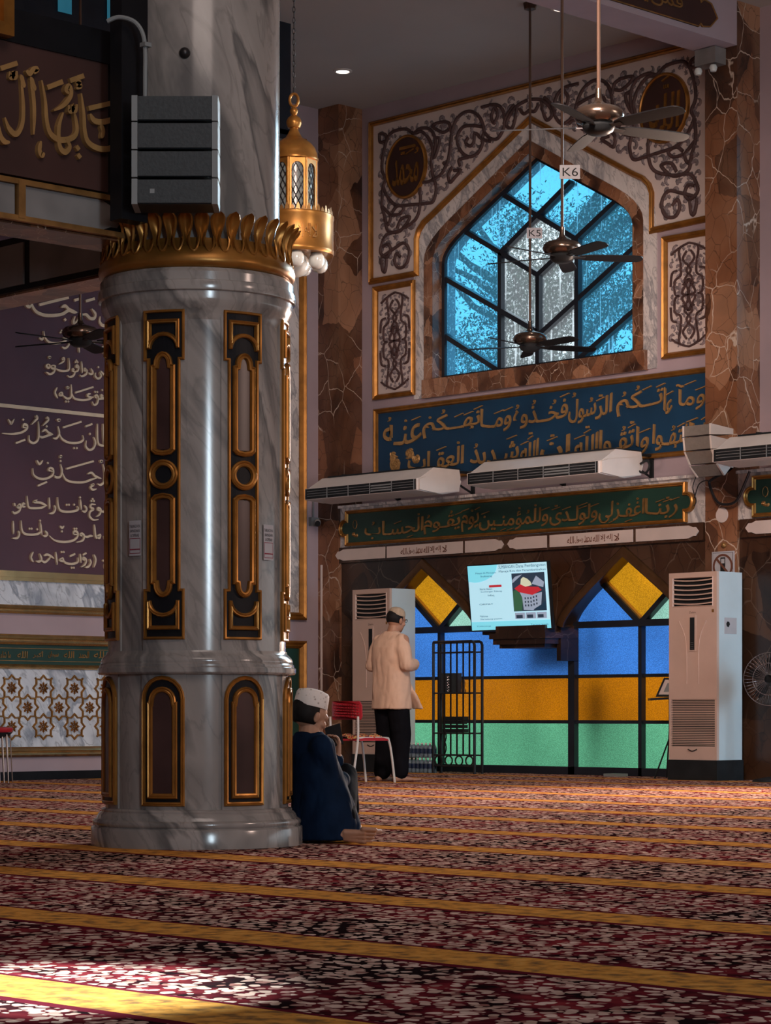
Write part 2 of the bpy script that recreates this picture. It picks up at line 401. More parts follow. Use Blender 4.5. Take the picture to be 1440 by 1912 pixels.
def thing(name, label, cat, loc=(0, 0, 0), rz=0, group=None):
    o = bpy.data.objects.new(name, None); COL.objects.link(o); o.location = loc; o.rotation_euler = (0, 0, rz); o.empty_display_size = .1
    o['label'] = label; o['category'] = cat
    if group: o['group'] = group
    return o
def tag(o, label, cat, group=None):
    o['label'] = label; o['category'] = cat
    if group: o['group'] = group
    return o
def struct(o): o['kind'] = 'structure'; return o
def copy_tree(o, parent=None):
    c = o.copy(); COL.objects.link(c); c.parent = parent
    for ch in list(o.children): copy_tree(ch, c)
    return c
CAMROT = atan2(SN, CS)                     # local x = picture right, local y = away from the camera

def MW(Y, sgn=1): return lambda u, v, w: (u, Y-w, v)          # on the window wall, w towards the hall
def ML(X): return lambda u, v, w: (X+w, u, v)                 # on the left wall
def smooth_path(pts, k=6, closed=False):
    P = [Vector(p) for p in pts]; n = len(P); out = []
    rng = range(n if closed else n-1)
    for i in rng:
        p0 = P[i-1] if (i > 0 or closed) else P[0]; p1 = P[i]; p2 = P[(i+1) % n]; p3 = P[(i+2) % n] if (i+2 < n or closed) else P[-1]
        for j in range(k):
            t_ = j/k
            out.append(.5*((2*p1)+(p2-p0)*t_+(2*p0-5*p1+4*p2-p3)*t_*t_+(3*p1-p0-3*p2+p3)*t_**3))
    if not closed: out.append(P[-1])
    return out
def rect(u0, v0, u1, v1): return [(u0, v0), (u1, v0), (u1, v1), (u0, v1)]
FR = lambda wd, h: [(0, 0), (0, h*.6), (wd*.2, h), (wd*.45, h), (wd*.55, h*.55), (wd*.75, h*.75), (wd, h*.4), (wd, 0)]

# ---------------------------------------------------------------- arabic lettering: glyph outlines, joined and laid right to left
_FORMS = {}
def _set(ch, iso, n): _FORMS[ch] = (iso, n)
for ch, iso, n in [('ا', 0xFE8D, 2), ('أ', 0xFE83, 2), ('إ', 0xFE87, 2), ('آ', 0xFE81, 2), ('ب', 0xFE8F, 4), ('ت', 0xFE95, 4), ('ة', 0xFE93, 2), ('ث', 0xFE99, 4),
                   ('ج', 0xFE9D, 4), ('ح', 0xFEA1, 4), ('خ', 0xFEA5, 4), ('د', 0xFEA9, 2), ('ذ', 0xFEAB, 2), ('ر', 0xFEAD, 2), ('ز', 0xFEAF, 2), ('س', 0xFEB1, 4),
                   ('ش', 0xFEB5, 4), ('ط', 0xFEC1, 4), ('ع', 0xFEC9, 4), ('غ', 0xFECD, 4), ('ف', 0xFED1, 4), ('ق', 0xFED5, 4), ('ك', 0xFED9, 4), ('ل', 0xFEDD, 4),
                   ('م', 0xFEE1, 4), ('ن', 0xFEE5, 4), ('ه', 0xFEE9, 4), ('و', 0xFEED, 2), ('ى', 0xFEEF, 2), ('ي', 0xFEF1, 4), ('ء', 0xFE80, 1), ('ؤ', 0xFE85, 2),
                   ('ڤ', 0xFB6A, 4)]: _set(ch, iso, n)
MARKS = 'َُِّْٰ'
_GL = {}
def glyph(code):
    if code in _GL: return _GL[code]
    def msh(body):
        c = bpy.data.curves.new('g', 'FONT'); c.body = body; c.size = 1; c.resolution_u = 3
        o = bpy.data.objects.new('g', c); COL.objects.link(o); dg = bpy.context.evaluated_depsgraph_get(); dg.update()
        me = o.evaluated_get(dg).to_mesh(); vs = [(v.co.x, v.co.y) for v in me.vertices]; fs = [tuple(p.vertices) for p in me.polygons]
        bpy.data.objects.remove(o); bpy.data.curves.remove(c); return vs, fs
    ch = chr(code); vs, fs = msh(ch); v2, _ = msh(ch+ch)
    if vs: adv = max(v[0] for v in v2)-max(v[0] for v in vs)
    else: adv = .3
    _GL[code] = (vs, fs, adv); return _GL[code]
def shape(text):
    """list of (codepoint, marks) in visual order left to right"""
    base = []
    for ch in text:
        if ch in MARKS and base: base[-1][1].append(ch)
        else: base.append([ch, []])
    out = []; i = 0
    def joins_next(c): return c == 'ـ' or (c in _FORMS and _FORMS[c][1] == 4)
    def joinable(c): return c == 'ـ' or (c in _FORMS and _FORMS[c][1] > 1)
    while i < len(base):
        c, mk = base[i]; prev = base[i-1][0] if i else ' '
        pj = joins_next(prev) and joinable(c)
        if c == 'ل' and i+1 < len(base) and base[i+1][0] in 'اأ':
            out.append((0xFEFC if pj else 0xFEFB, mk)); i += 2; continue
        nx = base[i+1][0] if i+1 < len(base) else ' '
        if c in _FORMS:
            iso, n = _FORMS[c]; nj = n == 4 and joinable(nx)
            k = (3 if nj else 1) if pj else (2 if nj else 0)
            if n == 1: k = 0
            out.append((iso+k, mk))
        elif c == 'ـ': out.append((0x640, mk))
        else: out.append((ord(c), mk))
        i += 1
    return out[::-1]
def word(mb, text, u0, u1, v0, v1, MP, w0, w1, bow=0., thick=.012, mi=None):
    """one word fitted to a box on a surface; letters are raised solid strips"""
    vs = []; fs = []; x = 0; marks = []; gi = []; ng = 0
    for code, mk in shape(text):
        g, gf, adv = glyph(code); o = len(vs); ng += 1; gi += [(ng % 3)*.0011]*len(g)
        vs += [(a+x, b_) for a, b_ in g]; fs += [tuple(i+o for i in f) for f in gf]
        if mk:
            marks.append((x+adv*.5, mk, adv))
        x += adv-.022
    if not vs: return
    ax, bx = min(v[0] for v in vs), max(v[0] for v in vs)
    ay, by = min(v[1] for v in vs), max(v[1] for v in vs)
    if marks: by = by+.22
    su = (u1-u0)/(bx-ax); sv = (v1-v0)/(by-ay)
    def T(p):
        t_ = (p[0]-ax)/(bx-ax); y = p[1]-bow*sin(pi*t_)*.5
        return (u0+(p[0]-ax)*su+(y-ay)*sv*.06, v0+(y-ay)*sv)
    # front faces + walls along the boundary edges
    P = [T(v) for v in vs]; cnt = {}
    for f in fs:
        for i in range(len(f)):
            e = (f[i], f[(i+1) % len(f)]); cnt[tuple(sorted(e))] = cnt.get(tuple(sorted(e)), 0)+1
    n = len(P); nrm = [Vector((0, 0)) for _ in P]
    for f in fs:
        area_ = 0
        for i in range(len(f)):
            a, b_ = P[f[i]], P[f[(i+1) % len(f)]]; area_ += a[0]*b_[1]-b_[0]*a[1]
        sg = 1 if area_ > 0 else -1
        for i in range(len(f)):
            a, b_ = f[i], f[(i+1) % len(f)]
            if cnt[tuple(sorted((a, b_)))] == 1:
                d = Vector(P[b_])-Vector(P[a]);
                if d.length > 1e-9:
                    q = Vector((d.y, -d.x)).normalized()*sg; nrm[a] += q; nrm[b_] += q
    hgt = (v1-v0)
    nib = Vector((.35, 1)).normalized()
    Q = []
    for p, q in zip(P, nrm):
        if q.length > 1e-6:
            q = q.normalized(); k = hgt*(-.011+(.012+thick*.25)*abs(q.dot(nib))**2); p = (p[0]+q.x*k, p[1]+q.y*k)
        Q.append(p)
    mb.add([MP(p[0], p[1], w1+g_) for p, g_ in zip(Q, gi)], fs, mi)
    for f in fs:
        for i in range(len(f)):
            a, b_ = f[i], f[(i+1) % len(f)]
            if cnt[tuple(sorted((a, b_)))] == 1:
                mb.add([MP(*Q[a], w1+gi[a]), MP(*Q[b_], w1+gi[b_]), MP(*Q[b_], w0), MP(*Q[a], w0)], [(0, 1, 2, 3)], mi)
    uh = min(sv*.1, (v1-v0)*.075)
    for gx, mk, adv in marks:
        above = 0; nb = [v[1] for v in vs if abs(v[0]-gx) < max(.2, adv*.5)]; gt = max(nb+[.45]); gb = min(nb+[0])
        for c in mk:
            cx_, cy_ = T((gx, max(gt, .45)+.14+above))
            L = min(max(.16, min(.4, adv*.5))*su, hgt*.22)
            if c in 'َٰ':
                strip(mb, [(cx_-L, cy_-uh*.55), (cx_+L, cy_+uh*.75)], uh*.42, MP, w0, w1, mi); above += .14
            elif c == 'ِ':
                cx_, cy_ = T((gx, min(gb, -.05)-.14)); strip(mb, [(cx_-L*.8, cy_-uh*.5), (cx_+L*.8, cy_+uh*.5)], uh*.42, MP, w0, w1, mi)
            elif c == 'ُ':
                ring(mb, cx_+uh*.3, cy_+uh*.5, uh*.5, uh*.24, MP, w0, w1, mi); strip(mb, [(cx_+uh*.7, cy_+uh*.3), (cx_+uh*.2, cy_-uh*.6), (cx_-uh*.9, cy_-uh*.9)], uh*.28, MP, w0, w1, mi); above += .14
            elif c == 'ْ': ring(mb, cx_, cy_, uh*.5, uh*.25, MP, w0, w1, mi); above += .14
            elif c == 'ّ':
                for k in (-1, 0, 1): strip(mb, [(cx_+k*uh*.7, cy_-uh*.4), (cx_+k*uh*.7+.1*uh, cy_+uh*.5)], uh*.26, MP, w0, w1, mi)
                strip(mb, [(cx_-uh*.8, cy_-uh*.4), (cx_+uh*.8, cy_-uh*.4)], uh*.26, MP, w0, w1, mi); above += .16
_K = [0]
def strip(mb, pts, wd, MP, w0, w1, mi=None):
    _K[0] += 1; w1 = w1+(_K[0] % 7)*.0005
    mb.mould([Vector(p) for p in pts], [(-wd/2, w0), (-wd/2, w1), (wd/2, w1), (wd/2, w0)], MP, closed=False, mi=mi)
def ring(mb, cx_, cy_, r, wd, MP, w0, w1, mi=None):
    mb.mould([(cx_+r*cos(2*pi*i/10), cy_+r*sin(2*pi*i/10)) for i in range(10)], [(-wd/2, w0), (-wd/2, w1), (wd/2, w1), (wd/2, w0)], MP, mi=mi)
def latin(text, u0, u1, v0, v1, MP, w, mb=None, mi=None):
    mb = mb or MB(); x = 0; vs = []; fs = []
    for ch in text:
        if ch == ' ': x += .28; continue
        g, gf, adv = glyph(ord(ch)); o = len(vs); vs += [(a+x, b_) for a, b_ in g]; fs += [tuple(i+o for i in f) for f in gf]; x += adv
    ax, bx = min(v[0] for v in vs), max(v[0] for v in vs); ay, by = min(v[1] for v in vs), max(v[1] for v in vs)
    mb.add([MP(u0+(p[0]-ax)/(bx-ax)*(u1-u0), v0+(p[1]-ay)/(by-ay)*(v1-v0), w) for p in vs], fs, mi); return mb
for _c, (_i, _n) in _FORMS.items():
    for _k in range(_n): glyph(_i+_k)
for _k in list(range(33, 91))+list(range(97, 123))+[0x640, 0xFEFB, 0xFEFC, 0x60C]: glyph(_k)

# traced pen strokes of the maroon and plum boards: (scale, x0, y0, board X, width m, strokes, dots)
def pen(mb, pts_, wd, MPf, w0, w1):
    sp = smooth_path([(p[0], p[1], 0) for p in pts_], 5) if len(pts_) > 2 else [Vector((p[0], p[1], 0)).lerp(Vector((q_[0], q_[1], 0)), k/4) for p, q_ in zip(pts_, pts_[1:]) for k in range(5)]
    _K[0] += 1; w1 = w1+(_K[0] % 9)*.0012
    n = len(sp); vs_ = []
    for i in range(n):
        d = sp[min(i+1, n-1)]-sp[max(i-1, 0)]; d = d.normalized() if d.length > 1e-9 else Vector((1, 0, 0)); t_ = i/(n-1)
        k = (.35+.65*min(1, 5*t_)) * (.30+.70*min(1, 4.5*(1-t_))) * (.72+.38*abs(d.x*.35+d.y*(-.2))+.25*abs(d.x))
        nn = Vector((-d.y, d.x, 0))*wd*.5*k; a, b_ = sp[i]+nn, sp[i]-nn
        vs_ += [MPf(a.x, a.y, w0), MPf(a.x, a.y, w1), MPf(b_.x, b_.y, w1), MPf(b_.x, b_.y, w0)]
    mb.add(vs_, [(4*i+j, 4*i+j+1, 4*i+j+5, 4*i+j+4) for i in range(n-1) for j in range(3)]+[(0, 1, 2, 3), (4*n-1, 4*n-2, 4*n-3, 4*n-4)])
def board_strokes(mb, sc, x0, y0, X, W, strokes, dots, bars=(), w0=.03, w1=.05):
    cv = lambda p: YZ(x0+p[0]/sc, y0+p[1]/sc, X)
    for s_ in strokes: pen(mb, [cv(p) for p in s_], W, ML(X), w0, w1)
    for s_ in bars: strip(mb, [cv(s_[0]), cv(s_[1])], W*.9, ML(X), w0, w1)
    for p in dots:
        c = cv(p); r = W*.62; mb.prism([[(c[0], c[1]-r), (c[0]+r, c[1]), (c[0], c[1]+r), (c[0]-r, c[1])]], ML(X), w0, w1)
S_MAROON = [[(65,320),(75,450),(70,530),(45,570),(15,545),(-2,500)],[(66,322),(72,350),(80,375)],[(105,330),(115,400),(120,470),(118,572)],[(106,332),(114,360),(124,388)],
 [(150,345),(165,430),(172,520),(190,572),(230,595),(280,585),(298,555),(292,500),(285,482)],[(240,480),(222,540),(225,620),(248,646),(268,622),(250,588)],
 [(315,400),(325,480),(330,560),(345,605),(385,630),(430,632),(465,615),(478,590)],[(262,402),(250,385),(262,370),(272,390),(268,415),(240,450),(200,472)],
 [(262,450),(264,472),(276,470),(279,452),(281,472),(292,468),(296,446)],[(18,308),(20,330),(31,326),(33,308),(35,330),(46,326),(48,306)],[(318,350),(300,358),(316,366),(298,380)],
 [(355,485),(375,515),(420,517),(462,500)],[(400,530),(409,560),(402,587)],[(148,600),(141,635),(150,658),(162,650)],[(84,305),(100,316),(114,300),(132,300),(118,318)],[(-60,330),(-50,450),(-30,560),(-10,600),(15,605)]]
B_MAROON = [[(175,375),(240,350)],[(272,346),(330,325)],[(350,462),(476,433)],[(-20,295),(50,272)]]
D_MAROON = [(304,628),(310,662)]
S_P1 = [[(345,370),(350,450),(400,540),(500,585),(620,590),(730,570),(800,530),(870,555),(905,550)],[(710,492),(760,475),(810,520),(900,552)],[(345,440),(302,430),(286,465),(320,485),(348,460)],
 [(970,570),(945,610),(900,672),(870,690),(860,655),(878,600)],[(1080,510),(1125,570),(1110,625),(1060,625),(1010,580),(960,585)],[(1295,590),(1312,640),(1280,700),(1220,712),(1185,665),(1190,600)],[(1105,110),(1110,190),(1150,240),(1195,230)]]
B_P1 = [[(445,460),(805,370)],[(875,405),(958,380)],[(1015,415),(1122,384)],[(1180,442),(1277,404)],[(960,135),(1150,105)],[(220,322),(290,300)]]
D_P1 = [(320,330),(352,332),(762,640),(1237,515)]
S_P2 = [[(495,780),(510,860),(560,915),(650,930),(740,912),(772,882),(742,862),(732,884)],[(445,860),(480,884),(502,848)],[(815,915),(800,960),(760,990),(722,972)],[(1030,970),(1100,995),(1180,995),(1240,962),(1232,930)],
 [(1302,960),(1275,968),(1285,990),(1306,968),(1292,1030),(1250,1056),(1218,1040)],[(926,970),(933,1045)],
 [(548,1180),(528,1208),(555,1232),(572,1205),(548,1180)],[(602,1196),(585,1225),(620,1240),(636,1212),(603,1196)],[(636,1220),(620,1280),(570,1306),(522,1280)],[(800,1108),(808,1200),(798,1255),(740,1270),(680,1260),(632,1236)],[(748,1140),(730,1122),(745,1108),(752,1130),(730,1160),(682,1186)],[(552,1096),(582,1098),(560,1116)],
 [(880,1270),(858,1242),(850,1264),(878,1276),(865,1320),(820,1342),(788,1320)],[(920,1232),(892,1215),(905,1198),(926,1225),(910,1268),(868,1278)],[(960,1150),(970,1292)],[(1020,1252),(998,1236),(993,1262),(1026,1262),(1010,1310),(960,1332),(940,1314)],[(1072,1236),(1096,1288),(1070,1306),(1038,1290)],[(1178,1285),(1196,1330),(1160,1362),(1124,1330),(1130,1288)],[(1188,1268),(1240,1320),(1312,1326)],
 [(665,1468),(640,1530),(671,1602)],[(700,1528),(690,1560),(726,1562),(722,1535),(700,1528)],[(726,1560),(780,1602),(828,1590),(838,1520),(836,1430)],[(838,1530),(870,1600),(960,1622),(1050,1612),(1104,1580)],[(1070,1545),(1035,1555),(1042,1580),(1104,1592)],[(772,1462),(800,1470),(780,1486)],
 [(1142,1602),(1120,1578),(1144,1564),(1162,1600),(1150,1660),(1110,1682),(1088,1640)],[(1222,1575),(1196,1562),(1198,1592),(1232,1592)],[(1160,1612),(1230,1602),(1312,1600)],[(1258,1488),(1270,1512),(1288,1488)]]
B_P2 = [[(885,1532),(1107,1462)]]
D_P2 = [(705,797),(737,797),(720,776),(850,942),(888,1160),(914,1160),(900,1140),(1168,1220),(772,1640),(802,1640),(1128,1522),(1156,1524),(1216,1500),(1080,926),(1118,930)]
S_P3 = [[(-10,298),(100,305),(200,290),(265,250),(270,210),(235,198),(228,230),(266,236)],[(58,140),(90,188),(98,186),(126,138)],[(395,165),(400,280),(390,370),(340,407),(294,380),(291,318)],[(400,330),(440,342),(500,322),(552,310)],[(434,282),(470,260),(505,290),(556,312)],[(362,122),(372,106),(382,130),(362,152),(314,202)],[(484,140),(492,122),(504,145),(485,170),(438,214)],
 [(615,218),(631,300),(600,352),(558,350)],[(631,300),(662,362),(740,402),(840,402),(897,370),(890,318)],[(598,146),(636,148),(612,166)],[(1010,338),(1031,400),(1010,462),(960,482),(924,442),(930,378)],[(1055,190),(1052,300),(1060,400),(1092,432),(1200,440)],[(1115,190),(1126,422)],[(1126,402),(1160,378),(1198,398)],
 [(330,688),(340,760),(400,802),(480,802),(551,762),(556,702),(522,684),(508,712),(552,722)],[(374,598),(404,642),(440,598)],[(645,640),(661,720),(640,782),(592,786),(578,764)],[(661,728),(700,810),(780,841),(900,842),(980,815),(1062,790)],[(944,750),(990,738),(1030,775),(1097,802)],[(1115,640),(1136,740),(1130,832),(1090,872),(1053,860)],[(1160,648),(1165,877)],[(982,868),(1012,870),(976,898),(1000,926),(1042,916)],[(630,556),(650,552),(632,574)],[(1075,606),(1104,606),(1082,626)],
 [(122,1072),(132,1112)],[(172,1094),(163,1120),(202,1122),(192,1090),(172,1094)],[(202,1120),(180,1166),(130,1187),(108,1164)],[(248,1086),(224,1080),(218,1110),(252,1116)],[(268,993),(275,1070),(288,1122),(340,1132),(430,1126),(488,1100)],[(490,1106),(420,1072),(345,1062),(382,1038)],
 [(515,1012),(520,1142)],[(570,1098),(582,1140),(560,1182),(512,1192)],[(608,1008),(612,1100),(642,1160),(740,1172),(832,1150),(826,1108)],[(859,1032),(871,1152)],[(908,1098),(937,1140),(915,1172),(884,1160)],
 [(1034,1092),(990,1088),(978,1120),(1012,1142),(975,1170),(968,1222),(1010,1262),(1067,1256)],[(1086,1162),(1058,1150),(1064,1128),(1092,1150),(1080,1200),(1040,1227)],[(1090,1160),(1120,1172),(1150,1155),(1195,1166)],
 [(114,1273),(118,1422)],[(170,1383),(182,1420),(160,1462),(103,1466)],[(202,1268),(208,1370),(242,1417),(330,1427),(400,1412),(427,1380)],[(414,1288),(431,1432)],[(464,1383),(492,1420),(470,1442),(440,1436)],
 [(518,1438),(580,1490),(680,1507),(780,1492),(832,1450),(832,1400),(797,1388),(792,1420),(830,1426)],[(638,1328),(660,1352),(682,1328)],[(885,1442),(863,1430),(880,1413),(907,1440),(890,1490),(818,1512)],[(905,1445),(940,1452),(970,1440),(1002,1442)],[(1020,1313),(1030,1430),(1046,1472)],[(1048,1442),(1085,1430),(1076,1462),(1048,1460)],[(1128,1440),(1150,1480),(1195,1486)],
 [(335,1618),(310,1680),(336,1732)],[(405,1638),(427,1700),(400,1727),(363,1720)],[(427,1715),(470,1732),(510,1702),(532,1672)],[(458,1662),(500,1648),(572,1692)],[(590,1618),(606,1762)],[(652,1688),(634,1710),(672,1722),(667,1692),(652,1688)],[(667,1702),(700,1742),(770,1752),(832,1732),(836,1680)],[(860,1638),(868,1742)],[(910,1712),(888,1700),(896,1683),(927,1710),(910,1760),(868,1787)],[(965,1698),(977,1740),(950,1782),(913,1792)],[(1010,1648),(1031,1710),(1010,1792)],[(1185,1700),(1150,1690),(1148,1720),(1182,1730),(1138,1762),(1150,1812),(1195,1830)]]
B_P3 = [[(145,407),(250,368)],[(672,232),(877,168)],[(920,222),(997,193)],[(1150,212),(1195,188)],[(390,882),(491,838)],[(708,692),(1012,608)],[(748,1667),(807,1640)],[(893,1652),(932,1630)]]
D_P3 = [(228,145),(490,220),(795,462),(826,462),(972,304),(502,628),(645,606),(713,1094),(738,1094),(796,1092),(988,1052),(1017,1052),(1003,1030),(298,1360),(322,1360),(384,1366),(798,1360),(822,1360),(768,1795),(792,1795),(660,1390),(656,1620),(680,1620),(1120,1716),(862,1012),(416,1270)]

# ================================================================= STRUCTURE
YW = 19.9; YF = 19.55; XL = -20.0; XC = -21.35; ZC = 7.75; WC = -18.32      # window wall, facade face, left wall, corner wall, ceiling, window axis
mb = MB(); mb.box(-24, 3, -1, 20.0, -.1, 0)
struct(mb.obj('floor', 'carpet'))
mb = MB(); mb.box(-21.4, 3.2, -1.2, 20.2, ZC, ZC+.2)
struct(mb.obj('ceiling', 'ceiling_paint'))
# arched opening of the big window
def arch(c, hw, zb, z1, c1, c2, zt):
    """pointed arch outline: sides to z1, rounded through c1, c2 (offset from axis, height), apex zt; counter-clockwise seen from the hall"""
    cor = [(hw, z1)]+[((1-t_)**2*hw+2*t_*(1-t_)*hw*.995+t_*t_*c1, (1-t_)**2*z1+2*t_*(1-t_)*c2+t_*t_*c2+(t_*t_)*0) for t_ in (.25, .5, .75)]
    # quadratic blend from the upright side to the straight slope
    x2, zc = c1, c2
    sl = (zt-zc)/x2
    kx, kz = hw, zc-(hw-x2)*sl*1.0
    kz = max(kz, z1+.02)
    cor = [((1-t_)**2*hw+2*t_*(1-t_)*kx+t_*t_*x2, (1-t_)**2*z1+2*t_*(1-t_)*kz+t_*t_*zc) for t_ in (0, .2, .4, .6, .8, 1)]
    rt = [(c+hw, zb)]+[(c+a, b_) for a, b_ in cor]+[(c, zt)]
    return rt+[(2*c-x, z) for x, z in rt[::-1][1:]]
hole = arch(WC, 1.49, 4.46, 5.80, 1.16, 6.14, 6.79)
mb = MB(); mb.prism([rect(-21.6, 2.62, 3, ZC+.2), hole[::-1], [(x, z) for x, z in rect(-14.9, 4.4, -12.0, 6.6)[::-1]]], MW(YW), -.35, 0, back=True)
struct(mb.obj('wall_front', 'lilac_paint'))
# left wall: near part and the recessed corner part behind the column
mb = MB(); mb.box(XL-.3, XL, -1, 17.0, 0, ZC+.1)
struct(mb.obj('wall_left', 'lilac_paint'))
mb = MB(); mb.box(XC, XL-.3, 16.7, 17.0, 0, ZC+.1); struct(mb.obj('wall_return', 'lilac_paint'))
mb = MB(); mb.box(XC-.3, XC, 17.0, 20.2, 0, ZC+.1)
struct(mb.obj('wall_corner', 'lilac_paint'))
mb = MB(); mb.box(XL, XL+.03, 0, 17.0, 0, .085)
struct(mb.obj('baseboard_left', 'black_gloss'))
mb = MB(); mb.box(3, 3.2, -1.2, 20.2, 0, ZC); struct(mb.obj('wall_right', 'lilac_paint'))
mb = MB(); mb.box(-20, 3, -1.2, -1, 0, ZC); struct(mb.obj('wall_back', 'lilac_paint'))
# square pillars clad in brown marble
def pillar(k, x0, x1, z0=0, y0=19.55):
    mb = MB(); mb.box(x0, x1, y0, 19.9, z0, ZC); return struct(mb.obj('trim_%d' % k, 'brown_marble'))
pillar(1, XC, -21.0, 0, 19.52); pillar(2, -15.59, -15.19, 0, 19.53)
# ceiling beam running from the pillar back into the hall
mb = MB(); mb.box(-15.62, -15.183, 8.4, 19.52, 7.30, ZC)
struct(mb.obj('trim_3', 'lilac_paint'))
# lower facade with two arched openings
AC1, AC2, AH = -19.66, -16.70, .93
def lower_arch(c): return arch(c, AH, 0.0, 1.60, .50, 2.045, 2.41)
a1 = lower_arch(AC1); a2 = lower_arch(AC2)
# outline: down left pier, opening 1 up, corbel, opening 2, right pier
L1 = [(x, z) for x, z in a1 if z > .01][::-1]         # left foot .. right foot order (clockwise)
L2 = [(x, z) for x, z in a2 if z > .01][::-1]
out = [(-21.0, 0), (AC1-AH, 0)]+L1+[(AC1+AH, 1.52), (-18.36, 1.50), (-17.64, 1.50)]+L2+[(AC2+AH, 0), (-15.59, 0), (-15.59, 2.41), (-21.0, 2.41)]
mb = MB(); mb.prism([out], MW(YF+.02), -.33, 0, back=False)
mb.box(-15.19, -8, YF+.02, 19.9, 0, 2.41)
struct(mb.obj('trim_4', 'dark_marble'))
# rounded gilt-brown rolls round both arches
mb = MB()
for L in (L1, L2):
    mb.mould(L, [(-.10, 0), (-.10, .02), (-.06, .035), (-.015, .02), (.0, -.02), (-.01, -.28)], MW(YF+.02), closed=False)
struct(mb.obj('trim_5', 'arch_roll', smooth=True))
# corbel under the meeting of the arches
mb = MB()
for z0, z1, g in ((1.52, 1.60, .0), (1.46, 1.52, .05), (1.40, 1.46, .02), (1.36, 1.40, -.03)):
    mb.box(-18.36-g, -17.64+g, YF-.16-g, 19.86, z0, z1)
mb.box(-17.66, -17.60, 19.60, 19.88, 1.22, 1.60)
struct(mb.obj('trim_6', 'dark_marble'))
# entablature: cartouche band, white fascia and ledge
mb = MB(); mb.box(-21.0, -15.59, YF, 19.9, 2.58, 3.04); mb.box(-15.19, -8, YF, 19.9, 2.58, 3.04)
mb.box(-21.0, -15.59, YF-.04, 19.9, 3.04, 3.07); mb.box(-15.19, -8, YF-.04, 19.9, 3.04, 3.07)
struct(mb.obj('trim_7', 'wall_marble'))
mb = MB(); mb.mi = 0; mb.box(-21.0, -15.62, YF-.02, 19.9, 2.405, 2.585); mb.box(-15.16, -8, YF-.02, 19.9, 2.405, 2.585)
def cart(u0, u1, tl, tr, v0=2.43, v1=2.56):
    vm = (v0+v1)/2; e = .13; p = []
    p += [(u0+e, v0)] if tl else [(u0, v0)]
    if tr: p += [(u1-e, v0), (u1-e*.6, v0+.02), (u1-e*.3, v0+.02), (u1, vm), (u1-e*.3, v1-.02), (u1-e*.6, v1-.02), (u1-e, v1)]
    else: p += [(u1, v0), (u1, v1)]
    if tl: p += [(u0+e, v1), (u0+e*.6, v1-.02), (u0+e*.3, v1-.02), (u0, vm), (u0+e*.3, v0+.02), (u0+e*.6, v0+.02)]
    else: p += [(u0, v1)]
    return p
bx = [XZ(p, 1020, YF)[0] for p in (630, 722, 726, 867, 872, 944, 951, 1024, 1030, 1185, 1191, 1308)]
for i in range(0, 12, 2): mb.prism([cart(bx[i], bx[i+1], i in (0, 6), i in (4, 10))], MW(YF-.02), 0, .012, mi=1)
for i in range(4): mb.prism([cart(-15.08+i*1.3, -13.9+i*1.3, i % 2 == 0, i % 2 == 1)], MW(YF-.02), 0, .012, mi=1)
for a, b_ in ((752, 838), (1063, 1160)):
    u0 = XZ(a, 1030, YF)[0]; u1 = XZ(b_, 1030, YF)[0]; d = (u1-u0)
    for tx, f0, f1 in (('لا', .9, 1), ('إله', .76, .88), ('إلا', .64, .74), ('الله', .5, .62), ('محمد', .33, .48), ('رسول', .15, .31), ('الله', 0, .13)):
        word(mb, tx, u0+d*f0, u0+d*f1, 2.455, 2.53, MW(YF-.02), .012, .014, mi=2)
struct(mb.obj('trim_8', ['dark_marble', 'cream_plaster', 'sign_brown']))
# upper window dressings: brown surround, marble arch band, sill
def off(c, o, zb):                                    # an arch parallel to the opening
    return arch(c, 1.49+o, zb, 5.80+o*.2, 1.16+o*.72, 6.14+o*.62, 6.79+o*1.12)
h1 = off(WC, .135, 4.30)
mb = MB(); mb.prism([h1, hole[::-1]], MW(YW), 0, .03)
mb.prism([rect(WC-1.62, 4.25, WC+1.68, 4.46)], MW(YW), 0, .07)
mb.mould(hole, [(.005, .03), (.005, -.2)], MW(YW), closed=True)
struct(mb.obj('trim_9', 'surround_marble'))
h2 = arch(WC, 1.80, 4.26, 5.72, 1.46, 6.36, 7.13)
mb = MB(); mb.prism([h2, h1[::-1]], MW(YW), 0, .018)
struct(mb.obj('trim_10', 'wall_marble'))

# ---- window_1: the big pointed window
GY = 20.1
win = bpy.data.objects.new('window_1', None); COL.objects.link(win); win.location = (WC, GY, 4.46); struct(win)
hx = [p for p in hole]
def g1(x, y): return XZ(800+x/3.6, 280+y/3.6, GY-.04)
bars = [((400, 235), (1000, 600)), ((200, 518), (740, 840)), ((105, 860), (735, 1222)), ((105, 1245), (490, 1492)),
        ((490, 690), (960, 215)), ((740, 840), (1262, 345)), ((745, 1245), (1400, 645)), ((1005, 1415), (1400, 1068)),
        ((485, 690), (485, 1500)), ((740, 840), (740, 1470)), ((1003, 600), (1003, 1440))]
mb = MB()
mb.mould(hole, [(0, -.16), (0, -.12), (.05, -.12), (.05, -.16)], MW(YW))
for a, b_ in bars:
    p, q = Vector(g1(*a)), Vector(g1(*b_))
    strip(mb, [p, q], .055, MW(GY), -.03, .06)
mb.obj('window_frame', 'window_bar', win)
# clear centre hexagon, cyan elsewhere
hexa = [g1(485, 690), g1(745, 455), g1(1003, 600), g1(1003, 1440), g1(485, 1500)]
mb = MB(); mb.prism([hexa[::-1]], MW(GY), 0, 0); mb.obj('clear_pane', 'glass_clear', win)
mb = MB(); mb.prism([hole, hexa], MW(GY+.004), 0, 0); mb.obj('cyan_pane', 'glass_cyan', win)

